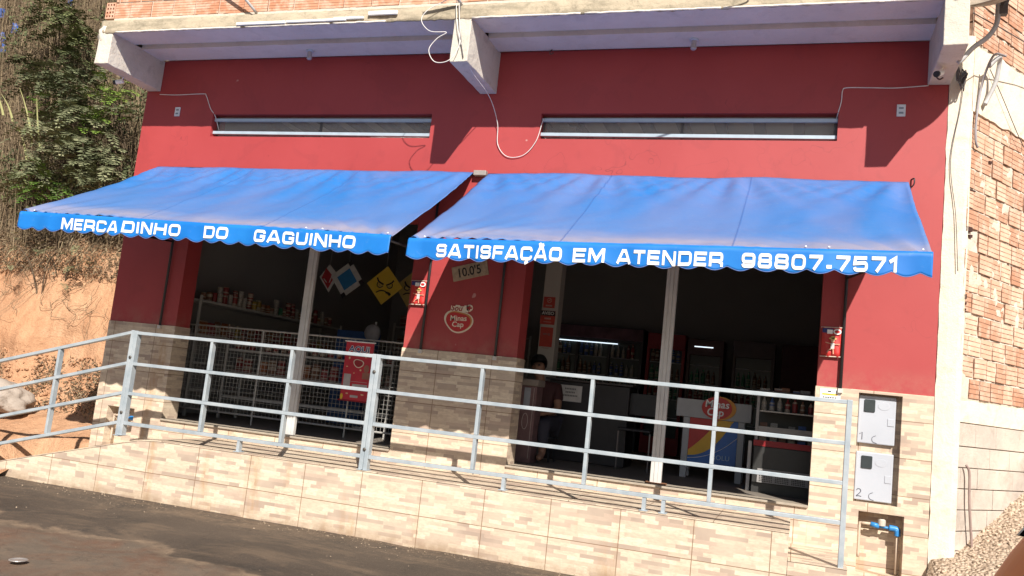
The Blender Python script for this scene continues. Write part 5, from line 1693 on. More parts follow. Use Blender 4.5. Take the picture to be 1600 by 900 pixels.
# drink fridges along the back right
FLAMP = plain('cold_tube', (0.75, 0.88, 1.0), 0.5, emit=1.0, var=0.0)
DKGLASS = plain('fridge_inside', (0.03, 0.045, 0.04), 0.3)
def fridge(label, x0, x1, y0, h, bodymat, doors, lamp=None, header=None, tint=DKGLASS):
    t = thing('drinks_fridge', ((x0 + x1) / 2, y0 + 0.3, 0), label, 'fridge', 'drinks fridges along the back wall')
    bm = BM()
    holes(bm, x0, x1, 0.001, h, [(x0 + 0.05 + (x1 - x0 - 0.05) * k / doors, x0 + (x1 - x0 - 0.05) * (k + 1) / doors, 0.28, h - 0.26) for k in range(doors)], y0, y0 + 0.06)
    box(bm, x0, x1, y0 + 0.061, y0 + 0.6, 0.001, h)
    for v_ in bm.verts: pass
    link('cabinet', bm, bodymat, t, bevel=0.006)
    for k in range(doors):
        a, b = x0 + 0.05 + (x1 - x0 - 0.05) * k / doors, x0 + (x1 - x0 - 0.05) * (k + 1) / doors
        bm = BM(); box(bm, a + 0.002, b - 0.002, y0 + 0.050, y0 + 0.0605, 0.282, h - 0.262); d = link('door', bm, tint, t)
        for z in (0.6, 0.9, 1.2, 1.5):
            if z < h - 0.3:
                bm = BM(); box(bm, a + 0.004, b - 0.004, y0 + 0.030, y0 + 0.049, z, z + 0.012)
                link('rack', bm, plain('rack_grey', (0.35, 0.36, 0.38), 0.5), d)
        bm = BM(); tube(bm, [(b - 0.02, y0 - 0.03, 0.75), (b - 0.02, y0 - 0.03, 1.15)], 0.010, 6); link('handle', bm, plain('handle_grey', (0.3, 0.3, 0.3), 0.4), d)
        n = int((b - a) / 0.085)
        for zi, z in enumerate((0.912, 1.212, 1.512)):
            if z > h - 0.45: continue
            for q in range(n):
                ci = (0, 4, 3, 6, 1)[(zi + q // 3 + k) % 5]
                place('bottle', ci, a + 0.05 + 0.085 * q, y0 + 0.012, z, '%s bottle on the %s rack of the %s fridge' % (CN[ci], ('lower', 'middle', 'upper')[zi], label.split(' ')[0] + ' ' + label.split(' ')[1]), '%s bottles in the back fridges' % CN[ci], 0.24, 0.032)
    if header:
        bm = BM(); box(bm, x0 + 0.01, x1 - 0.01, y0 - 0.02, y0 - 0.002, h - 0.22, h - 0.02); link('header_panel', bm, header, t, bevel=0.004)
    if lamp:
        bm = BM(); box(bm, lamp[0], lamp[1], y0 - 0.012, y0 - 0.001, lamp[2], lamp[2] + 0.015); link('light_tube', bm, FLAMP, t)
    return t
HDR = plain('faded_header', (0.13, 0.06, 0.08), 0.6, var=0.5, scale=4)
fridge('wide three door drinks fridge with lit strip behind the inner column', -0.72, 0.98, 6.0, 2.03, plain('fridge_black', (0.02, 0.02, 0.025), 0.4), 3, (-0.62, 0.55, 1.735), HDR)
fridge('narrow red drinks fridge right of the wide one', 1.05, 1.68, 6.0, 1.98, SREDD, 1, None, SREDD)
fridge('dark drinks fridge with a short lit tube', 1.72, 2.30, 5.95, 1.93, plain('fridge_dark_red', (0.06, 0.012, 0.012), 0.4), 1, (1.83, 2.13, 1.80), None)
fridge('tall grey drinks fridge at the far right of the back wall', 2.45, 3.10, 5.9, 1.95, plain('fridge_brown', (0.07, 0.04, 0.04), 0.4), 1, None, None)
bm = BM(); box(bm, 3.2, 4.0, 5.8, 6.5, 0.001, 1.95)
tag(link('storage_cabinet', bm, plain('cabinet_dark_red', (0.07, 0.02, 0.02), 0.6), bevel=0.01), 'dark red cabinet in the back right corner', 'cabinet')

# checkout counter with white paper, dark
t = thing('checkout_counter', (1.2, 1.9, 0), 'dark checkout counter with a sheet of paper, right of the inner column', 'counter')
bm = BM(); box(bm, 0.62, 1.60, 1.75, 2.25, 0.001, 0.94); link('cabinet', bm, plain('counter_black', (0.025, 0.022, 0.025), 0.5), t, bevel=0.01)
bm = BM(); box(bm, 0.58, 1.64, 1.70, 2.30, 0.942, 0.965); link('top', bm, plain('counter_top', (0.07, 0.06, 0.06), 0.5), t, bevel=0.004)
bm = BM(); box(bm, 0.75, 1.03, 1.742, 1.748, 0.70, 0.893); link('paper', bm, plain('paper_white', (0.62, 0.60, 0.58), 0.7), t)
bm = BM()
for k, (w, z) in enumerate(((0.14, 0.84), (0.12, 0.80), (0.17, 0.76))):
    q = 0.89 - w / 2
    while q < 0.89 + w / 2:
        box(bm, q, q + 0.014, 1.739, 1.7415, z, z + 0.020); q += 0.020
link('handwriting', bm, plain('ink_grey', (0.18, 0.17, 0.17), 0.7), t)
# tall printed cardboard display near the middle pier
t = thing('cardboard_display', (0.70, 0.75, 0), 'tall pink brown printed display box beside the middle pier', 'display')
bm = BM(); box(bm, 0.58, 0.80, 0.62, 0.86, 0.001, 0.82); link('box', bm, plain('display_pinkish', (0.16, 0.09, 0.09), 0.6, var=0.2), t, bevel=0.006)
bm = BM(); box(bm, 0.565, 0.815, 0.60, 0.88, 0.822, 0.895); link('lid', bm, plain('display_beige', (0.25, 0.21, 0.18), 0.6), t, bevel=0.01)
bm = BM(); box(bm, 0.665, 0.735, 0.615, 0.618, 0.60, 0.80); link('label_panel', bm, plain('display_grey', (0.30, 0.32, 0.36), 0.6), t)
bm = BM()
tube(bm, [(0.70 + 0.032 * math.cos(a * math.pi / 12), 0.617, 0.44 + 0.085 * math.sin(a * math.pi / 12)) for a in range(25)], 0.003, 5)
for x in (0.60, 0.615, 0.77): box(bm, x, x + 0.004, 0.616, 0.6185, 0.05, 0.80)
link('printed_oval', bm, plain('display_line', (0.45, 0.38, 0.36), 0.6), t)

# person seated behind the display
def person():
    t = BM()
    J = {
        'pelvis': ((1.02, 1.42, 0.52), 0.145), 'waist': ((1.00, 1.42, 0.70), 0.125), 'chest': ((0.96, 1.40, 0.88), 0.150), 'neck0': ((0.93, 1.38, 1.02), 0.060), 'neck': ((0.92, 1.37, 1.08), 0.055),
        'headb': ((0.905, 1.345, 1.15), 0.085), 'headt': ((0.90, 1.345, 1.25), 0.082),
        'shL': ((0.79, 1.36, 0.96), 0.062), 'elL': ((0.74, 1.25, 0.72), 0.045), 'wrL': ((0.90, 1.08, 0.63), 0.028),
        'shR': ((1.13, 1.44, 0.96), 0.062), 'elR': ((1.18, 1.34, 0.72), 0.045), 'wrR': ((1.05, 1.12, 0.64), 0.028),
        'hipL': ((0.93, 1.38, 0.48), 0.095), 'knL': ((0.88, 0.98, 0.50), 0.065), 'anL': ((0.88, 0.98, 0.10), 0.042), 'toL': ((0.87, 0.84, 0.05), 0.036),
        'hipR': ((1.12, 1.42, 0.48), 0.095), 'knR': ((1.12, 1.02, 0.50), 0.065), 'anR': ((1.13, 1.04, 0.10), 0.042), 'toR': ((1.13, 0.90, 0.05), 0.036)}
    E_ = [('pelvis', 'waist'), ('waist', 'chest'), ('chest', 'neck0'), ('neck0', 'neck'), ('neck', 'headb'), ('headb', 'headt'), ('chest', 'shL'), ('shL', 'elL'), ('elL', 'wrL'),
          ('chest', 'shR'), ('shR', 'elR'), ('elR', 'wrR'), ('pelvis', 'hipL'), ('hipL', 'knL'), ('knL', 'anL'), ('anL', 'toL'), ('pelvis', 'hipR'), ('hipR', 'knR'), ('knR', 'anR'), ('anR', 'toR')]
    # hands: palm and five fingers on each wrist
    for sd, wr, dr in (('L', J['wrL'][0], Vector((0.55, -0.80, -0.1))), ('R', J['wrR'][0], Vector((-0.45, -0.85, -0.1)))):
        dr = dr.normalized(); side = dr.cross(Vector((0, 0, 1))).normalized()
        w = Vector(wr)
        J['pa' + sd] = (tuple(w + dr * 0.06), 0.026)
        E_.append(('wr' + sd, 'pa' + sd))
        for k, (o_, ln) in enumerate(((-0.03, 0.06), (-0.010, 0.07), (0.010, 0.065), (0.028, 0.05))):
            b = w + dr * 0.085 + side * o_
            J['f%s%d' % (sd, k)] = (tuple(b), 0.010)
            J['g%s%d' % (sd, k)] = (tuple(b + dr * ln * 0.6 + Vector((0, 0, -0.012))), 0.009)
            J['h%s%d' % (sd, k)] = (tuple(b + dr * ln + Vector((0, 0, -0.03))), 0.008)
            E_ += [('pa' + sd, 'f%s%d' % (sd, k)), ('f%s%d' % (sd, k), 'g%s%d' % (sd, k)), ('g%s%d' % (sd, k), 'h%s%d' % (sd, k))]
        sg = -1 if sd == 'L' else 1
        J['t' + sd] = (tuple(w + dr * 0.05 + side * 0.045 * sg), 0.011)
        J['u' + sd] = (tuple(w + dr * 0.085 + side * 0.060 * sg), 0.009)
        E_ += [('pa' + sd, 't' + sd), ('t' + sd, 'u' + sd)]
    for n_ in J: J[n_] = ((J[n_][0][0] - 0.27, J[n_][0][1] - 0.18, J[n_][0][2] - 0.13 * min(1, max(0, J[n_][0][2] - 0.3) / 0.4)), J[n_][1])
    names = list(J)
    me = bpy.data.meshes.new('person')
    me.from_pydata([J[n][0] for n in names], [(names.index(a), names.index(b)) for a, b in E_], [])
    o = bpy.data.objects.new('person', me)
    col.objects.link(o)
    sk = o.modifiers.new('skin', 'SKIN')
    sk.use_smooth_shade = True
    for i, n in enumerate(names):
        r = J[n][1]
        me.skin_vertices[0].data[i].radius = (r, r * (0.72 if n in ('pelvis', 'waist', 'chest') else 1))
    me.skin_vertices[0].data[0].use_root = True
    sb = o.modifiers.new('sub', 'SUBSURF'); sb.levels = 2; sb.render_levels = 2
    me.materials.append(SKIN)
    tag(o, 'person with short dark hair in a dark red shirt seated inside beside the display box', 'person')
    return o, J
po, PJ = person()
def cloth_skin(name, chain, mat, par):
    vs, es, rs = [], [], []
    for seq in chain:
        last = None
        for (n, r) in seq:
            p = n if isinstance(n, tuple) else PJ[n][0]
            found = None
            for k, v_ in enumerate(vs):
                if (Vector(v_) - Vector(p)).length < 1e-5: found = k
            if found is None:
                vs.append(p); rs.append(r); found = len(vs) - 1
            if last is not None: es.append((last, found))
            last = found
    me = bpy.data.meshes.new(name)
    me.from_pydata(vs, es, [])
    o = bpy.data.objects.new(name, me); col.objects.link(o)
    sk = o.modifiers.new('skin', 'SKIN'); sk.use_smooth_shade = True
    for i, r in enumerate(rs): me.skin_vertices[0].data[i].radius = (r, r * (0.75 if r > 0.12 else 1))
    me.skin_vertices[0].data[0].use_root = True
    sb = o.modifiers.new('sub', 'SUBSURF'); sb.levels = 2; sb.render_levels = 2
    me.materials.append(mat); o.parent = par
cloth_skin('shirt', [[('pelvis', 0.160), ('waist', 0.145), ('chest', 0.168), ('neck0', 0.075)], [('chest', 0.168), ('shL', 0.078), ((0.487, 1.105, 0.67), 0.062)], [('chest', 0.168), ('shR', 0.078), ((0.895, 1.19, 0.67), 0.062)]], plain('shirt_dark_red', (0.05, 0.015, 0.016), 0.8), po)
cloth_skin('trousers', [[('pelvis', 0.150), ('hipL', 0.108), ('knL', 0.080), ((0.61, 0.80, 0.16), 0.060)], [('pelvis', 0.150), ('hipR', 0.108), ('knR', 0.080), ((0.86, 0.86, 0.16), 0.060)]], plain('trousers_dark', (0.03, 0.03, 0.045), 0.8), po)
bm = BM(); bmesh.ops.create_icosphere(bm, subdivisions=3, radius=1)
for v_ in list(bm.verts):
    p = v_.co.copy()
    q = Vector((0.632 + p.x * 0.098, 1.175 + p.y * 0.104, 1.100 + p.z * 0.104)) + p * 0.006 * nz(p.x, p.y, p.z, 5)
    v_.co = q
bmesh.ops.delete(bm, geom=[v_ for v_ in bm.verts if v_.co.y < 1.12 and v_.co.z < 1.12], context='VERTS')
hair = link('hair', bm, plain('dark_hair', (0.012, 0.010, 0.010), 0.6), po, smooth=True)
bm = BM()
for sx in (-0.032, 0.032):
    bmesh.ops.create_icosphere(bm, subdivisions=2, radius=0.011, matrix=Matrix.Translation((0.63 + sx, 1.082, 1.075)))
link('eyes', bm, plain('eye_dark', (0.03, 0.02, 0.02), 0.3), po, smooth=True)
bm = BM(); tube(bm, smooth_path([(0.63, 1.088, 1.085), (0.63, 1.068, 1.05), (0.63, 1.082, 1.042)]), [0.008] * 17, 6); link('nose', bm, SKIN, po, smooth=True)
bm = BM(); tube(bm, smooth_path([(0.605, 1.092, 1.015), (0.63, 1.082, 1.012), (0.655, 1.092, 1.015)]), 0.005, 6); link('mouth', bm, plain('lips', (0.25, 0.09, 0.08), 0.5), po, smooth=True)
t = thing('stool', (0.75, 1.24, 0), 'dark stool under the seated person', 'stool')
bm = BM(); lathe(bm, [(0.15, 0.24), (0.16, 0.255), (0.16, 0.28)], (0.75, 1.24, 0), 20); link('seat', bm, BLACKM, t)
for a in range(4):
    an = math.pi / 4 + a * math.pi / 2
    bm = BM(); tube(bm, [(0.75 + 0.12 * math.cos(an), 1.24 + 0.12 * math.sin(an), 0.24), (0.75 + 0.17 * math.cos(an), 1.24 + 0.17 * math.sin(an), 0.001)], 0.012, 6); link('leg', bm, BLACKM, t)

# lottery counter "Minas Cap"
t = thing('lottery_counter', (2.58, 1.75, 0), 'promotional counter with Minas Cap oval logo and red yellow blue front', 'counter')
CX0, CX1, CY = 2.18, 3.00, 1.60
GR = plain('counter_grey', (0.42, 0.43, 0.45), 0.5, var=0.05)
bm = BM(); box(bm, CX0, CX1, CY - 0.02, CY + 0.38, 0.672, 0.875); link('header', bm, GR, t, bevel=0.006)
for x in (2.30, 2.90):
    bm = BM(); box(bm, x - 0.035, x + 0.035, CY, CY + 0.07, 0.001, 0.671); link('leg', bm, GR, t, bevel=0.004)
    bm = BM(); box(bm, x - 0.035, x + 0.035, CY + 0.28, CY + 0.35, 0.001, 0.671); link('leg', bm, GR, t, bevel=0.004)
fx0, fx1, fz0, fz1 = 2.337, 2.863, 0.16, 0.670
bm = BM(); box(bm, fx0, fx1, CY + 0.01, CY + 0.03, fz0, fz1); link('front_panel', bm, plain('panel_blue', (0.03, 0.15, 0.50), 0.4, var=0.1), t)
def arc_band(z_at, y):
    n = 24
    pts = [(fx0, fz1)]
    lo = [(fx0 + (fx1 - fx0) * k / n, z_at(k / n)) for k in range(n + 1)]
    lo = [(x, min(z, fz1 - 0.0005)) for x, z in lo]
    end = max(i for i, p in enumerate(lo) if p[1] < fz1 - 0.002)
    return [(fx0, fz1)] + lo[:end + 2] + []
bm = BM(); poly(bm, arc_band(lambda u: fz0 + 0.09 + 0.03 * u + 0.50 * u ** 2.3, 0), CY + 0.006, CY + 0.009); link('yellow_band', bm, plain('panel_yellow', (0.72, 0.42, 0.03), 0.4, var=0.06), t)
bm = BM(); poly(bm, arc_band(lambda u: fz0 + 0.15 + 0.42 * u + 0.30 * u ** 2, 0), CY + 0.002, CY + 0.005); link('red_band', bm, plain('panel_red', (0.50, 0.03, 0.03), 0.4, var=0.06), t)
bm = BM(); tube(bm, smooth_path([(fx0 + (fx1 - fx0) * u, CY + 0.008, fz0 + 0.06 + 0.05 * u + 0.22 * u ** 2.2) for u in (0, .2, .4, .6, .8, 1)]), 0.003, 5); link('white_curve', bm, WHITE, t)
bm = text_bm('ROLU', 0.075, 2.70, 0.255, CY + 0.006, 0, 1.0, 0.0); link('lettering', bm, plain('pale_blue_print', (0.45, 0.60, 0.70), 0.5), t)
bm = BM(); poly(bm, ell(2.65, 0.80, 0.185, 0.130, 32), CY - 0.032, CY - 0.021); link('logo_rim', bm, plain('logo_orange', (0.70, 0.30, 0.03), 0.45), t)
bm = BM(); poly(bm, ell(2.625, 0.80, 0.165, 0.122, 32), CY - 0.040, CY - 0.033); link('logo', bm, plain('logo_red', (0.52, 0.03, 0.025), 0.45), t)
bm = text_bm('Minas', 0.115, 2.625, 0.840, CY - 0.044, 0, 1.0, 0.002, shear=0.1); link('lettering', bm, WHITE, t)
bm = text_bm('Cap', 0.115, 2.610, 0.750, CY - 0.044, 0, 1.0, 0.002, shear=0.1); link('lettering', bm, WHITE, t)

# glass chiller at the right jamb
t = thing('display_chiller', (3.42, 1.1, 0), 'glass fronted display chiller with bottles in the right doorway', 'chiller')
HX0, HX1, HY0, HY1 = 3.08, 3.80, 0.78, 1.35
ST = plain('chiller_grey', (0.30, 0.29, 0.29), 0.45)
BL = plain('chiller_black', (0.03, 0.03, 0.03), 0.4)
bm = BM()
box(bm, HX0, HX1, HY0, HY1, 0.10, 0.46)
link('lower_body', bm, BL, t, bevel=0.006)
bm = BM()
box(bm, HX0, HX1, HY1 - 0.04, HY1, 0.461, 0.98); box(bm, HX1 - 0.03, HX1, HY0, HY1 - 0.041, 0.461, 0.98)
link('back_panel', bm, BL, t)
bm = BM(); box(bm, HX0 - 0.01, HX1 + 0.01, HY0 - 0.01, HY1 + 0.01, 0.981, 1.02); link('top', bm, plain('chiller_top', (0.13, 0.12, 0.12), 0.4), t, bevel=0.006)
for x in (HX0 + 0.015,):
    bm = BM(); tube(bm, [(x, HY0 + 0.016, 0.462), (x, HY0 + 0.016, 0.980)], 0.014, square=True); link('corner_post', bm, ST, t)
for z in (0.82,):
    bm = BM(); box(bm, HX0 + 0.032, HX1 - 0.032, HY0 + 0.03, HY1 - 0.045, z - 0.012, z); link('shelf', bm, plain('chiller_shelf', (0.5, 0.48, 0.45), 0.5), t)
bm = BM(); box(bm, HX0 + 0.032, HX1 - 0.032, HY0 - 0.004, HY0 + 0.024, 0.56, 0.66); link('front_rail', bm, ST, t)
bm = BM(); box(bm, HX0 - 0.005, HX1 + 0.005, HY0 - 0.006, HY0 - 0.001, 0.462, 0.52); link('red_strip', bm, SREDD, t)
bm = BM()
hs = []
for k in range(4):
    for i in range(8):
        for j in range(7):
            a = HX0 + 0.07 + k * 0.155 + i * 0.0165; z = 0.115 + j * 0.0165
            hs.append((a, a + 0.011, z, z + 0.011))
holes(bm, HX0 + 0.05, HX1 - 0.03, 0.105, 0.24, hs, HY0 - 0.012, HY0 - 0.006)
link('grille', bm, ST, t)
bm = BM(); box(bm, HX0, HX1, HY0 + 0.04, HY1 - 0.02, 0.001, 0.099); link('plinth', bm, BL, t)
for i in range(9):
    ci = (1, 6, 1, 0, 0, 3, 0, 0, 2)[i]
    place('bottle', ci, HX0 + 0.075 + i * 0.075, HY0 + 0.10, 0.821, '%s bottle on the glass chiller shelf' % CN[ci], '%s bottles on the chiller shelf' % CN[ci], 0.145, 0.028)
for i in range(7):
    ci = (3, 1, 3, 1, 6, 1, 3)[i]
    place('packet', ci, HX0 + 0.085 + i * 0.09, HY0 + 0.10, 0.461, '%s packet low inside the glass chiller' % CN[ci], '%s packets low inside the chiller' % CN[ci], 0.24, 0.036)
for i, (x, ci, w) in enumerate(((3.16, 1, 0.06), (3.29, 0, 0.05), (3.36, 2, 0.05), (3.46, 6, 0.04), (3.55, 1, 0.06), (3.67, 1, 0.05))):
    bm = BM(); box(bm, x - w, x + w * 0.6, HY0 + 0.05, HY0 + 0.2, 1.021, 1.045 + 0.01 * (i % 3))
    tag(link('snack_box', bm, GOODS[ci], bevel=0.004), '%s flat box on top of the chiller, number %s from the left' % (CN[ci], ['one', 'two', 'three', 'four', 'five', 'six'][i]), 'box', 'flat boxes on top of the chiller')
# pale upright board beside the chiller
bm = BM(); box(bm, 3.02, 3.055, 0.90, 0.94, 0.001, 0.50)
tag(link('upright_slat', bm, plain('slat_grey', (0.55, 0.53, 0.52), 0.6), bevel=0.003), 'pale upright slat between the lottery counter and the chiller', 'slat')
# metal chair seen dimly in the doorway
t = thing('metal_chair', (1.75, 1.6, 0), 'dark tubular metal chair dimly seen left of the right steel post', 'chair')
CHM = plain('chair_tube', (0.22, 0.20, 0.20), 0.35, 0.4)
bm = BM(); box(bm, 1.55, 1.93, 1.45, 1.83, 0.44, 0.47); link('seat', bm, BLACKM, t, bevel=0.01)
bm = BM(); box(bm, 1.56, 1.92, 1.86, 1.875, 0.62, 0.88); link('backrest', bm, BLACKM, t, bevel=0.01)
for x in (1.56, 1.92):
    bm = BM(); tube(bm, smooth_path([(x, 1.50, 0.001), (x, 1.48, 0.43)]), 0.010, 6); link('leg', bm, CHM, t)
    bm = BM(); tube(bm, smooth_path([(x, 1.92, 0.001), (x, 1.85, 0.45), (x, 1.88, 0.88)]), 0.010, 6); link('leg', bm, CHM, t)
# yellow box behind the mesh and the pale plank on the floor
bm = BM(); box(bm, -0.98, -0.72, 1.0, 1.2, 0.62, 0.80)
tag(link('yellow_carton', bm, plain('carton_yellow', (0.45, 0.30, 0.04), 0.6), bevel=0.006), 'small yellow carton behind the right end of the wire mesh', 'carton')
bm = BM(); box(bm, -0.99, -0.68, 0.30, 0.375, 0.001, 0.012)
for v_ in bm.verts:
    v_.co.y += (v_.co.x + 0.83) * 0.55
tag(link('floor_plank', bm, plain('plank_pale', (0.46, 0.40, 0.30), 0.7)), 'short pale plank lying on the floor just inside the left doorway', 'plank')

# ================================================================== ORANGE CAR (only its rear corner enters the frame)
car = thing('parked_car', (6.1, -3.4, GZ), 'orange car at the bottom right corner with black window', 'car')
CX, CYc = 4.46, -3.4
ORG = NT('orange_car_paint')
_v, _x, _y, _z = ORG.xyz()
_c = ORG.mix(ORG.ramp(ORG.noise(_v, 4, 4), [(0.35, 0), (0.65, 1)]), (0.90, 0.22, 0.02), (0.95, 0.26, 0.03))
ORG = ORG.out(_c, 0.5, 0.0)
prof = [(0.30, 0.24), (0.02, 0.30), (-0.10, 0.52), (-0.07, 0.70), (0.02, 0.86), (0.10, 1.00), (0.30, 1.33), (0.55, 1.44), (1.7, 1.47), (2.1, 1.40), (2.72, 1.02), (3.45, 0.88), (3.72, 0.70), (3.75, 0.35), (3.55, 0.22)]
bm = BM()
NYs = 14
rings = []
for j in range(NYs + 1):
    v = -1 + 2 * j / NYs
    r = []
    for (px, pz) in prof:
        # tumblehome: the cabin is narrower than the sills, ends are rounded
        cxm = 1.83
        endf = 1 - 0.07 * (abs(v) ** 4)
        hwid = 0.82 if pz < 0.9 else 0.82 - (pz - 0.9) * 0.42
        x = CX + 0.12 + cxm + (px - cxm) * endf
        z = GZ + pz - (0.05 * abs(v) ** 5 if pz > 0.9 else 0)
        r.append(bm.verts.new((x, CYc + v * hwid, z)))
    rings.append(r)
n = len(prof)
for a, b in zip(rings, rings[1:]):
    for k in range(n):
        bm.faces.new([a[k], a[(k + 1) % n], b[(k + 1) % n], b[k]])
bm.faces.new(rings[0]); bm.faces.new(rings[-1][::-1])
bmesh.ops.recalc_face_normals(bm, faces=bm.faces[:])
link('body', bm, ORG, car, smooth=False, bevel=0.03)
GLB = plain('car_black_glass', (0.012, 0.012, 0.014), 0.12)
for s in (-1, 1):
    bm = BM()
    pts = [(0.13, 0.94), (0.34, 1.31), (0.56, 1.385), (1.62, 1.39), (2.02, 1.32), (2.50, 1.00), (2.3, 0.94)]
    vs1, vs2 = [], []
    for (px, pz) in pts:
        hwid = 0.82 if pz < 0.9 else 0.82 - (pz - 0.9) * 0.42
        vs1.append(bm.verts.new((CX + 0.12 + px, CYc + s * (hwid + 0.012), GZ + pz)))
        vs2.append(bm.verts.new((CX + 0.12 + px, CYc + s * (hwid - 0.03), GZ + pz)))
    bm.faces.new(vs1); 
    for k in range(len(pts)): bm.faces.new([vs1[k], vs1[(k + 1) % len(pts)], vs2[(k + 1) % len(pts)], vs2[k]])
    link('side_window', bm, GLB, car)
for (px, nm) in ((0.72, 'wheel'), (3.02, 'wheel')):
    for s in (-1, 1):
        bm = BM(); lathe(bm, [(0.18, -0.10), (0.29, -0.10), (0.31, -0.06), (0.31, 0.06), (0.29, 0.10), (0.18, 0.10)], (CX + 0.12 + px, CYc + s * 0.75, GZ + 0.31), 28, axis='y')
        w = link(nm, bm, plain('tyre_rubber', (0.02, 0.02, 0.02), 0.8), car, smooth=False)
        bm = BM(); lathe(bm, [(0.02, -0.104), (0.17, -0.102), (0.17, 0.102), (0.02, 0.104)], (CX + 0.12 + px, CYc + s * 0.75, GZ + 0.31), 20, axis='y')
        link('rim', bm, ALU, w)

# ================================================================== VEGETATION
def veg_mesh():
    bm = BM()
    tl = bm.loops.layers.float_color.new('tint')
    return bm, tl
def quad(bm, tl, pts, t):
    f = bm.faces.new([bm.verts.new(p) for p in pts])
    for lp in f.loops: lp[tl] = (t, t, t, 1)
def blade(bm, tl, base, top, w, t, bend=0.0, seg=3, dr=None):
    base, top = Vector(base), Vector(top)
    d = top - base
    side = Vector((rnd.uniform(-1, 1), rnd.uniform(-0.4, 0.4), 0)).normalized() if dr is None else dr
    off = Vector((rnd.uniform(-1, 1), -abs(rnd.random()), 0)) * bend
    prev = None
    for k in range(seg + 1):
        u = k / seg
        p = base + d * u + off * (u * u) - Vector((0, 0, bend * 0.4 * u ** 3))
        ww = w * (1 - u * 0.85)
        cur = (bm.verts.new(p - side * ww / 2), bm.verts.new(p + side * ww / 2))
        if prev:
            f = bm.faces.new([prev[0], prev[1], cur[1], cur[0]])
            for lp in f.loops: lp[tl] = (t, t, t, 1)
        prev = cur

STRAW = m_veg('dry_straw', (0.12, 0.085, 0.055), (0.25, 0.185, 0.115), (0.42, 0.34, 0.21))
DRYLEAF = m_veg('dry_leaves', (0.09, 0.065, 0.045), (0.19, 0.14, 0.09), (0.30, 0.23, 0.14))
GREEN = m_veg('hill_leaves', (0.035, 0.045, 0.022), (0.085, 0.10, 0.045), (0.15, 0.17, 0.07))
BRIGHT = m_veg('fresh_leaves', (0.06, 0.12, 0.02), (0.13, 0.22, 0.035), (0.24, 0.32, 0.06))
SAGE = m_veg('sage_leaves', (0.07, 0.085, 0.045), (0.17, 0.185, 0.10), (0.29, 0.285, 0.17))
STEM = plain('brown_stem', (0.10, 0.07, 0.045), 0.9)

def shrubby(x, z):
    return 2.1 < z < 3.95 and x > -7.3 + 0.5 * nz(x, z, 2, 1.0)
# dry grass and canes over the hillside
bm, tl = veg_mesh()
for i in range(17000):
    z = 2.2 + rnd.random() ** 0.9 * 6.2
    x = -4.5 - rnd.random() ** 1.25 * (4.6 + 0.9 * (z - 2))
    if shrubby(x, z) and rnd.random() < 0.80: continue
    y = bank_y(x, z) - rnd.random() * 0.55
    h = rnd.uniform(0.25, 1.1)
    lean = rnd.uniform(-0.18, 0.18) * h
    blade(bm, tl, (x, y, z - h * 0.4), (x + lean, y - 0.1 * rnd.random(), z + h * 0.6), rnd.uniform(0.004, 0.011), rnd.random() ** 2.0, rnd.uniform(0, 0.12), 3)
for i in range(1700):
    # straw hanging over the top of the cut
    x = -4.55 - rnd.random() * 5.4
    z = 1.95 + rnd.random() * 0.6 + 0.25 * nz(x, 0, 3, 0.9)
    y = bank_y(x, z) - 0.05 - rnd.random() * 0.25
    l = rnd.uniform(0.10, 0.42)
    blade(bm, tl, (x, y, z), (x + rnd.uniform(-0.25, 0.25), y - 0.12, z - l * rnd.uniform(0.2, 1.0)), rnd.uniform(0.003, 0.009), rnd.random(), rnd.uniform(0, 0.15), 3)
tag(link('dry_grass', bm, STRAW), 'dry straw coloured grass and canes covering the hillside', 'grass', kind='stuff')
# withered small leaves filling the slope
bm, tl = veg_mesh()
def leaf(bm, tl, c, l, w, t):
    d = Vector((rnd.uniform(-1, 1), rnd.uniform(-1, 0.3), rnd.uniform(-1, 0.8))).normalized()
    s = d.cross(Vector((rnd.uniform(-1, 1), rnd.uniform(-1, 1), rnd.uniform(-1, 1)))).normalized()
    c = Vector(c)
    quad(bm, tl, [c, c + d * l * 0.5 + s * w, c + d * l, c + d * l * 0.5 - s * w], t)
for i in range(42000):
    z = 2.12 + rnd.random() * 6.3
    x = -4.5 - rnd.random() ** 1.15 * (4.6 + 0.9 * (z - 2))
    cl = nz(x, z, 9, 1.3, 3)
    if cl < -0.25 and rnd.random() < 0.6: continue
    if shrubby(x, z) and rnd.random() < 0.65: continue
    y = bank_y(x, z) - rnd.random() ** 1.5 * 0.55
    leaf(bm, tl, (x, y, z), rnd.uniform(0.03, 0.10), rnd.uniform(0.006, 0.018), rnd.random() ** 1.5 * 0.6 + 0.3 * max(0, min(1, 0.5 + cl)))
for i in range(9000):
    # litter and roots on the earth below
    x = -4.6 - rnd.random() * 3.6
    z = rnd.choice((rnd.uniform(1.75, 2.25), rnd.uniform(-0.35, 0.55), rnd.uniform(-0.35, 0.55)))
    if z < 0.6 and nz(x, z, 5, 1.4, 3) < -0.12: continue
    y = bank_y(x, z) - rnd.random() * 0.12
    leaf(bm, tl, (x, y, z), rnd.uniform(0.03, 0.09), rnd.uniform(0.005, 0.012), rnd.random())
tag(link('withered_undergrowth', bm, DRYLEAF), 'withered brown leaves and litter on the slope', 'undergrowth', kind='stuff')
bm, tl = veg_mesh()
for i in range(30000):
    z = 2.5 + rnd.random() * 6.0
    x = -4.5 - rnd.random() * (4.2 + 0.9 * (z - 2))
    cl = nz(x, z, 20, 1.1, 4)
    if cl < 0.02 + (0.12 if x < -8 else 0): continue
    y = bank_y(x, z) - 0.10 - rnd.random() * 0.6
    leaf(bm, tl, (x, y, z), rnd.uniform(0.04, 0.11), rnd.uniform(0.012, 0.026), min(1, max(0, cl + rnd.random() * 0.5)))
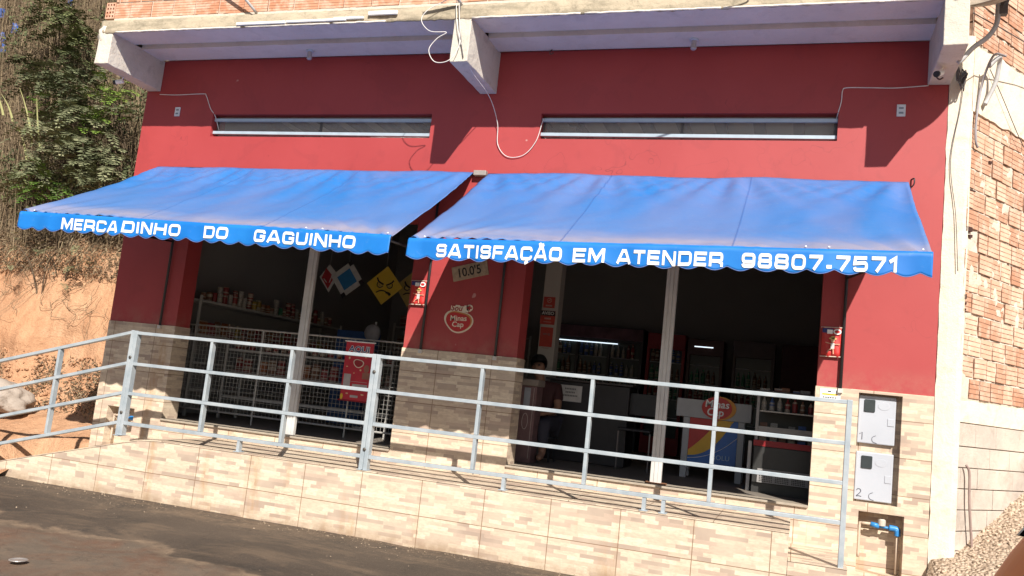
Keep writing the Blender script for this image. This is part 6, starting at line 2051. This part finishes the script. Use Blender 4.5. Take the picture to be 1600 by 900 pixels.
tag(link('hillside_foliage', bm, GREEN), 'dark green leaves growing through the dry canes on the hillside', 'foliage', kind='stuff')
# roots and dead twigs hanging on the cut
bm, tl = veg_mesh()
for i in range(85):
    x = -4.6 - rnd.random() * 3.6
    z = rnd.uniform(1.2, 2.0)
    y = bank_y(x, z) - 0.03
    pts = [(x, y, z)]
    cx, cz = x, z
    a = -1.57 + rnd.uniform(-0.8, 0.8)
    for k in range(5):
        a += rnd.uniform(-0.9, 0.9)
        cx += 0.09 * math.cos(a); cz += 0.09 * math.sin(a)
        pts.append((cx, bank_y(cx, cz) - rnd.uniform(0.02, 0.10), cz))
    q = smooth_path(pts, 3)
    tube(bm, q, 0.0015 + rnd.random() * 0.0025, 4, cap=False)
for f in bm.faces:
    for lp in f.loops: lp[tl] = (0.45, 0.45, 0.45, 1)
tag(link('hanging_roots', bm, STRAW), 'thin roots and dead twigs hanging down the orange cut bank', 'roots', kind='stuff')

def frond(bm, tl, base, d, L, pw, t, droop=0.5, n=8):
    """pinnate leaf: paired leaflets along a drooping midrib"""
    base = Vector(base); d = Vector(d).normalized()
    side = d.cross(Vector((0, 0, 1)))
    if side.length < 0.1: side = Vector((1, 0, 0))
    side.normalize()
    prev = base
    for k in range(1, n + 1):
        u = k / n
        p = base + d * L * u - Vector((0, 0, 1)) * droop * L * u * u
        quad(bm, tl, [prev - side * 0.002, prev + side * 0.002, p + side * 0.002, p - side * 0.002], 0.2)
        tang = (p - prev).normalized()
        upv = side.cross(tang).normalized()
        wl = pw * math.sin(math.pi * (0.18 + 0.72 * u)) 
        for s in (-1, 1):
            o_ = (side * s * 0.88 + tang * 0.42 + upv * rnd.uniform(-0.15, 0.2)).normalized()
            lw = L / n * 0.44
            tt = min(1, max(0, t + rnd.uniform(-0.18, 0.18)))
            a = prev + (p - prev) * 0.5
            quad(bm, tl, [a, a + o_ * wl * 0.5 + tang * lw, a + o_ * wl, a + o_ * wl * 0.55 - tang * lw], tt)
        prev = p

def ray_y(px, py, Y):
    k = fw + rt2 * ((px - 800) / F_PX) - up2 * ((py - 450) / F_PX)
    return cam_loc + k * ((Y - cam_loc.y) / k.y)

def pinnate(pt, label, mat, nf, L, pw, t, h=0.7, spread=0.35, name='fern_leaf_shrub'):
    base = Vector(pt)
    th = thing(name, (base.x, base.y, base.z - h), label, 'shrub', 'feathery leaved shrubs on the hillside')
    st = BM()
    bm, tl = veg_mesh()
    tips = []
    for k in range(3):
        tip = base + Vector((rnd.uniform(-spread, spread), rnd.uniform(-0.25, 0.1), rnd.uniform(-0.2, 0.25)))
        tube(st, smooth_path([base - Vector((0.0, -0.15, h)), (base - Vector((0, -0.05, h * 0.4))) * 0.6 + tip * 0.4, tip], 4), 0.010, 5)
        tips.append(tip)
    for k in range(nf):
        tp = rnd.choice(tips)
        c = tp + Vector((rnd.gauss(0, 0.10), rnd.gauss(-0.05, 0.08), rnd.gauss(0, 0.12)))
        a = rnd.uniform(0, 2 * math.pi)
        d = Vector((math.cos(a), -abs(math.sin(a)) * 0.9 - 0.1, rnd.uniform(-0.25, 0.7)))
        frond(bm, tl, c, d, L * rnd.uniform(0.7, 1.15), pw, t + rnd.uniform(-0.15, 0.15), rnd.uniform(0.3, 0.8))
    link('stem', st, STEM, th)
    link('foliage', bm, mat, th)
SP = [
    (185, 165, 'bright yellow green feathery shrub just below the left canopy beam', BRIGHT, 22, 0.30, 0.085, 0.75),
    (175, 188, 'bright green feathery shrub touching the red wall below the camera', BRIGHT, 18, 0.28, 0.085, 0.6),
    (78, 165, 'mid green feathery shrub with a few yellow leaves at the left', BRIGHT, 13, 0.26, 0.08, 0.35),
    (75, 130, 'sage green feathery shrub high on the left of the slope', SAGE, 20, 0.34, 0.10, 0.45),
    (115, 150, 'dull olive feathery shrub in the middle of the slope', SAGE, 20, 0.32, 0.10, 0.3),
    (150, 145, 'olive feathery shrub left of the bright one', SAGE, 16, 0.30, 0.09, 0.4),
    (70, 215, 'sage feathery shrub above the left end of the awning', SAGE, 22, 0.34, 0.10, 0.7),
    (110, 235, 'large pale sage feathery shrub above the awning corner', SAGE, 24, 0.36, 0.11, 0.85),
    (150, 215, 'pale sage feathery shrub halfway between awning and bright leaves', SAGE, 20, 0.32, 0.10, 0.6),
    (195, 240, 'sage feathery shrub against the red wall above the awning', SAGE, 24, 0.32, 0.10, 0.65),
    (160, 270, 'greyish feathery shrub right above the awning slope', SAGE, 22, 0.30, 0.10, 0.6),
    (85, 290, 'green feathery shrub just above the awning left corner', BRIGHT, 16, 0.28, 0.09, 0.15),
    (110, 90, 'dark green shrub high on the slope left of the canopy', GREEN, 26, 0.32, 0.10, 0.6),
    (90, 40, 'dark green shrub at the top of the slope', GREEN, 26, 0.34, 0.11, 0.8),
    (55, 260, 'sage feathery shrub at the far left above the awning corner', SAGE, 22, 0.34, 0.10, 0.55),
    (125, 195, 'darker sage shrub above the large pale one', SAGE, 22, 0.32, 0.10, 0.35),
    (205, 205, 'pale feathery shrub close to the red wall edge', SAGE, 20, 0.30, 0.10, 0.7),
    (140, 175, 'dim olive shrub behind the bright leaves', SAGE, 20, 0.32, 0.10, 0.25),
    (100, 120, 'greyish green shrub with large drooping leaves high up', SAGE, 20, 0.36, 0.11, 0.35),
    (180, 130, 'thin leafy shrub right under the left canopy beam', SAGE, 14, 0.28, 0.09, 0.3),
    (140, 60, 'leafy green shrub beside the left end of the canopy', GREEN, 26, 0.32, 0.11, 0.9),
    (120, 15, 'loose green shrub at the very top of the slope', GREEN, 26, 0.34, 0.11, 0.95),
    (40, 100, 'dark leafy shrub among the canes at the left', GREEN, 22, 0.30, 0.10, 0.5),
    (135, 250, 'olive feathery shrub just above the awning edge', SAGE, 20, 0.30, 0.10, 0.5),
    (95, 400, 'small dusty shrub hanging over the cut below the awning corner', SAGE, 12, 0.18, 0.05, 0.5),
    (62, 405, 'small green plant in the cut bank below the awning', SAGE, 8, 0.14, 0.05, 0.8),
]
for px, py, lab, mat, nf, L, pw, t in SP:
    P0 = None
    Y = 0.3
    while Y < 6:
        p = ray_y(px, py, Y)
        if p.y >= bank_y(p.x, p.z) - (0.95 if py < 380 else 0.15): break
        Y += 0.05
    pinnate(p, lab, mat, int(nf * 1.35), L * 1.15, pw * 1.35, t)
# long pale reed blades
for i, (px, py0, py1) in enumerate(((50, 225, 135), (62, 235, 150), (20, 190, 145), (5, 180, 130), (42, 250, 195))):
    Y = 1.0
    while Y < 6:
        p = ray_y(px, py0, Y)
        if p.y >= bank_y(p.x, p.z) - 0.95: break
        Y += 0.05
    q = ray_y(px - 8, py1, p.y)
    bm, tl = veg_mesh()
    blade(bm, tl, p, q, 0.045, 0.9, 0.10, 8, Vector((1, 0.2, 0)).normalized())
    tag(link('reed_blade', bm, m_veg('reed_pale', (0.2, 0.2, 0.09), (0.33, 0.33, 0.15)) if i == 0 else bpy.data.materials['reed_pale']), ['tall pale green reed blade, third reed from the left edge', 'pale green reed blade, rightmost of the upright ones', 'pale reed blade, second from the left edge', 'short pale reed blade at the very left edge', 'lowest short pale reed blade among the dry canes'][i], 'reed', 'pale reed blades on the hillside')
# boulder on the bank and chips of rock
bm = BM(); bmesh.ops.create_icosphere(bm, subdivisions=4, radius=1)
p0 = ray_y(8, 618, 0.25)
for v_ in bm.verts:
    p = v_.co.copy()
    k = 1 + 0.35 * nz(p.x, p.y, p.z, 1.1, 5)
    v_.co = Vector((p0.x + p.x * 0.34 * k, p0.y + p.y * 0.3 * k, p0.z + p.z * 0.17 * k - 0.10 * p.x))
tag(link('boulder', bm, m_conc('pale_rock', (0.34, 0.29, 0.25), (0.14, 0.10, 0.075), 0.8, 1.5), smooth=True), 'pale grey boulder sticking out of the bank behind the ramp railing', 'boulder')

# blue cloth scraps caught in the canes
for i, (px, py) in enumerate(((5, 60), (24, 46), (4, 22), (110, 8), (5, 78))):
    Y = 1.0
    while Y < 7:
        p = ray_y(px, py, Y)
        if p.y >= bank_y(p.x, p.z) - 0.35: break
        Y += 0.05
    bm = BM()
    V = [[bm.verts.new(p + Vector((0.07 * (a - 1.5) / 1.5 + 0.02 * rnd.random(), -0.05 * rnd.random(), 0.10 * (b - 1.5) / 1.5 + 0.03 * rnd.random()))) for b in range(4)] for a in range(4)]
    for a in range(3):
        for b in range(3): bm.faces.new([V[a][b], V[a + 1][b], V[a + 1][b + 1], V[a][b + 1]])
    o = link('plastic_scrap', bm, plain('blue_scrap', (0.04, 0.12, 0.42), 0.5)); m_ = o.modifiers.new('s', 'SOLIDIFY'); m_.thickness = 0.004
    tag(o, ['blue plastic scrap at the left edge, middle of the upright three', 'blue plastic scrap a little right of the other blue scraps', 'topmost blue plastic scrap at the left edge', 'blue plastic scrap at the top of the slope beside the canopy', 'lowest blue plastic scrap at the left edge'][i], 'plastic scrap', 'blue plastic scraps in the canes')

# ================================================================== LOOSE STONES
def chips(name, n, fn, smin, smax, mat, label):
    bm = BM()
    for i in range(n):
        r = fn()
        if r is None: continue
        x, y, z = r
        s = rnd.uniform(smin, smax) * (rnd.random() ** 1.5 + 0.35) * (0.8 if name == 'street_grit' else 1)
        m = Matrix.Translation((x, y, z)) @ Matrix.Rotation(rnd.uniform(0, 6.28), 4, Vector((rnd.random(), rnd.random(), rnd.random() + 0.01)).normalized()) @ Matrix.Diagonal((s, s * rnd.uniform(0.5, 1), s * rnd.uniform(0.3, 0.8), 1))
        r0 = len(bm.verts)
        bmesh.ops.create_icosphere(bm, subdivisions=1, radius=1, matrix=m)
    tag(link(name, bm, mat), label, 'stones', kind='stuff')
PALE = m_conc('stone_chips', (0.52, 0.42, 0.32), (0.24, 0.17, 0.12), 0.6, 6)
def f_gr():
    x = rnd.uniform(4.66, 7.2); y = rnd.uniform(-1.6, 2.2)
    d = (x - WO.x) * WNn.x + (y - WO.y) * WNn.y
    if d < 0.0 or d > 1.6: return None
    if rnd.random() > 0.35 + 0.65 * math.exp(-d * 3): return None
    return x, y, gravel_h(x, y) + 0.003
chips('gravel', 6500, f_gr, 0.006, 0.026, PALE, 'pale gravel and rubble heaped along the foot of the right wall')
def f_st():
    x = rnd.uniform(-5.5, 3.2); y = PY - abs(rnd.gauss(0, 0.2)) - 0.01
    if nz(x, y, 7, 0.9, 3) < -0.05 and rnd.random() < 0.8: return None
    if rnd.random() < 0.25: y = rnd.uniform(-3.4, -1.1)
    return x, y, GZ + 0.006
chips('street_grit', 1100, f_st, 0.002, 0.010, m_conc('street_chips', (0.33, 0.26, 0.19), (0.14, 0.10, 0.08), 0.6, 6), 'small pale stone chips scattered on the street along the walkway wall')
def f_bk():
    x = rnd.uniform(-8.5, -4.5); z = rnd.uniform(-0.7, 0.6)
    return x, bank_y(x, z) - 0.01, z
chips('soil_clods', 1500, f_bk, 0.008, 0.04, SOIL, 'crumbly clods of orange soil at the foot of the bank')
# metal lid lying in the street
p = ray_y(28, 879, -3.5)
k = fw + rt2 * ((28 - 800) / F_PX) - up2 * ((879 - 450) / F_PX)
p = cam_loc + k * ((GZ + 0.02 - cam_loc.z) / k.z)
bm = BM(); lathe(bm, [(0.055, 0.0), (0.058, 0.003), (0.056, 0.006), (0.046, 0.006), (0.042, 0.003)], (p.x, p.y, GZ + 0.034), 24)
tag(link('flattened_can', bm, plain('lid_metal', (0.45, 0.42, 0.40), 0.4, 0.6), smooth=False), 'round pale flattened can lying on the reddish street at lower left', 'can')
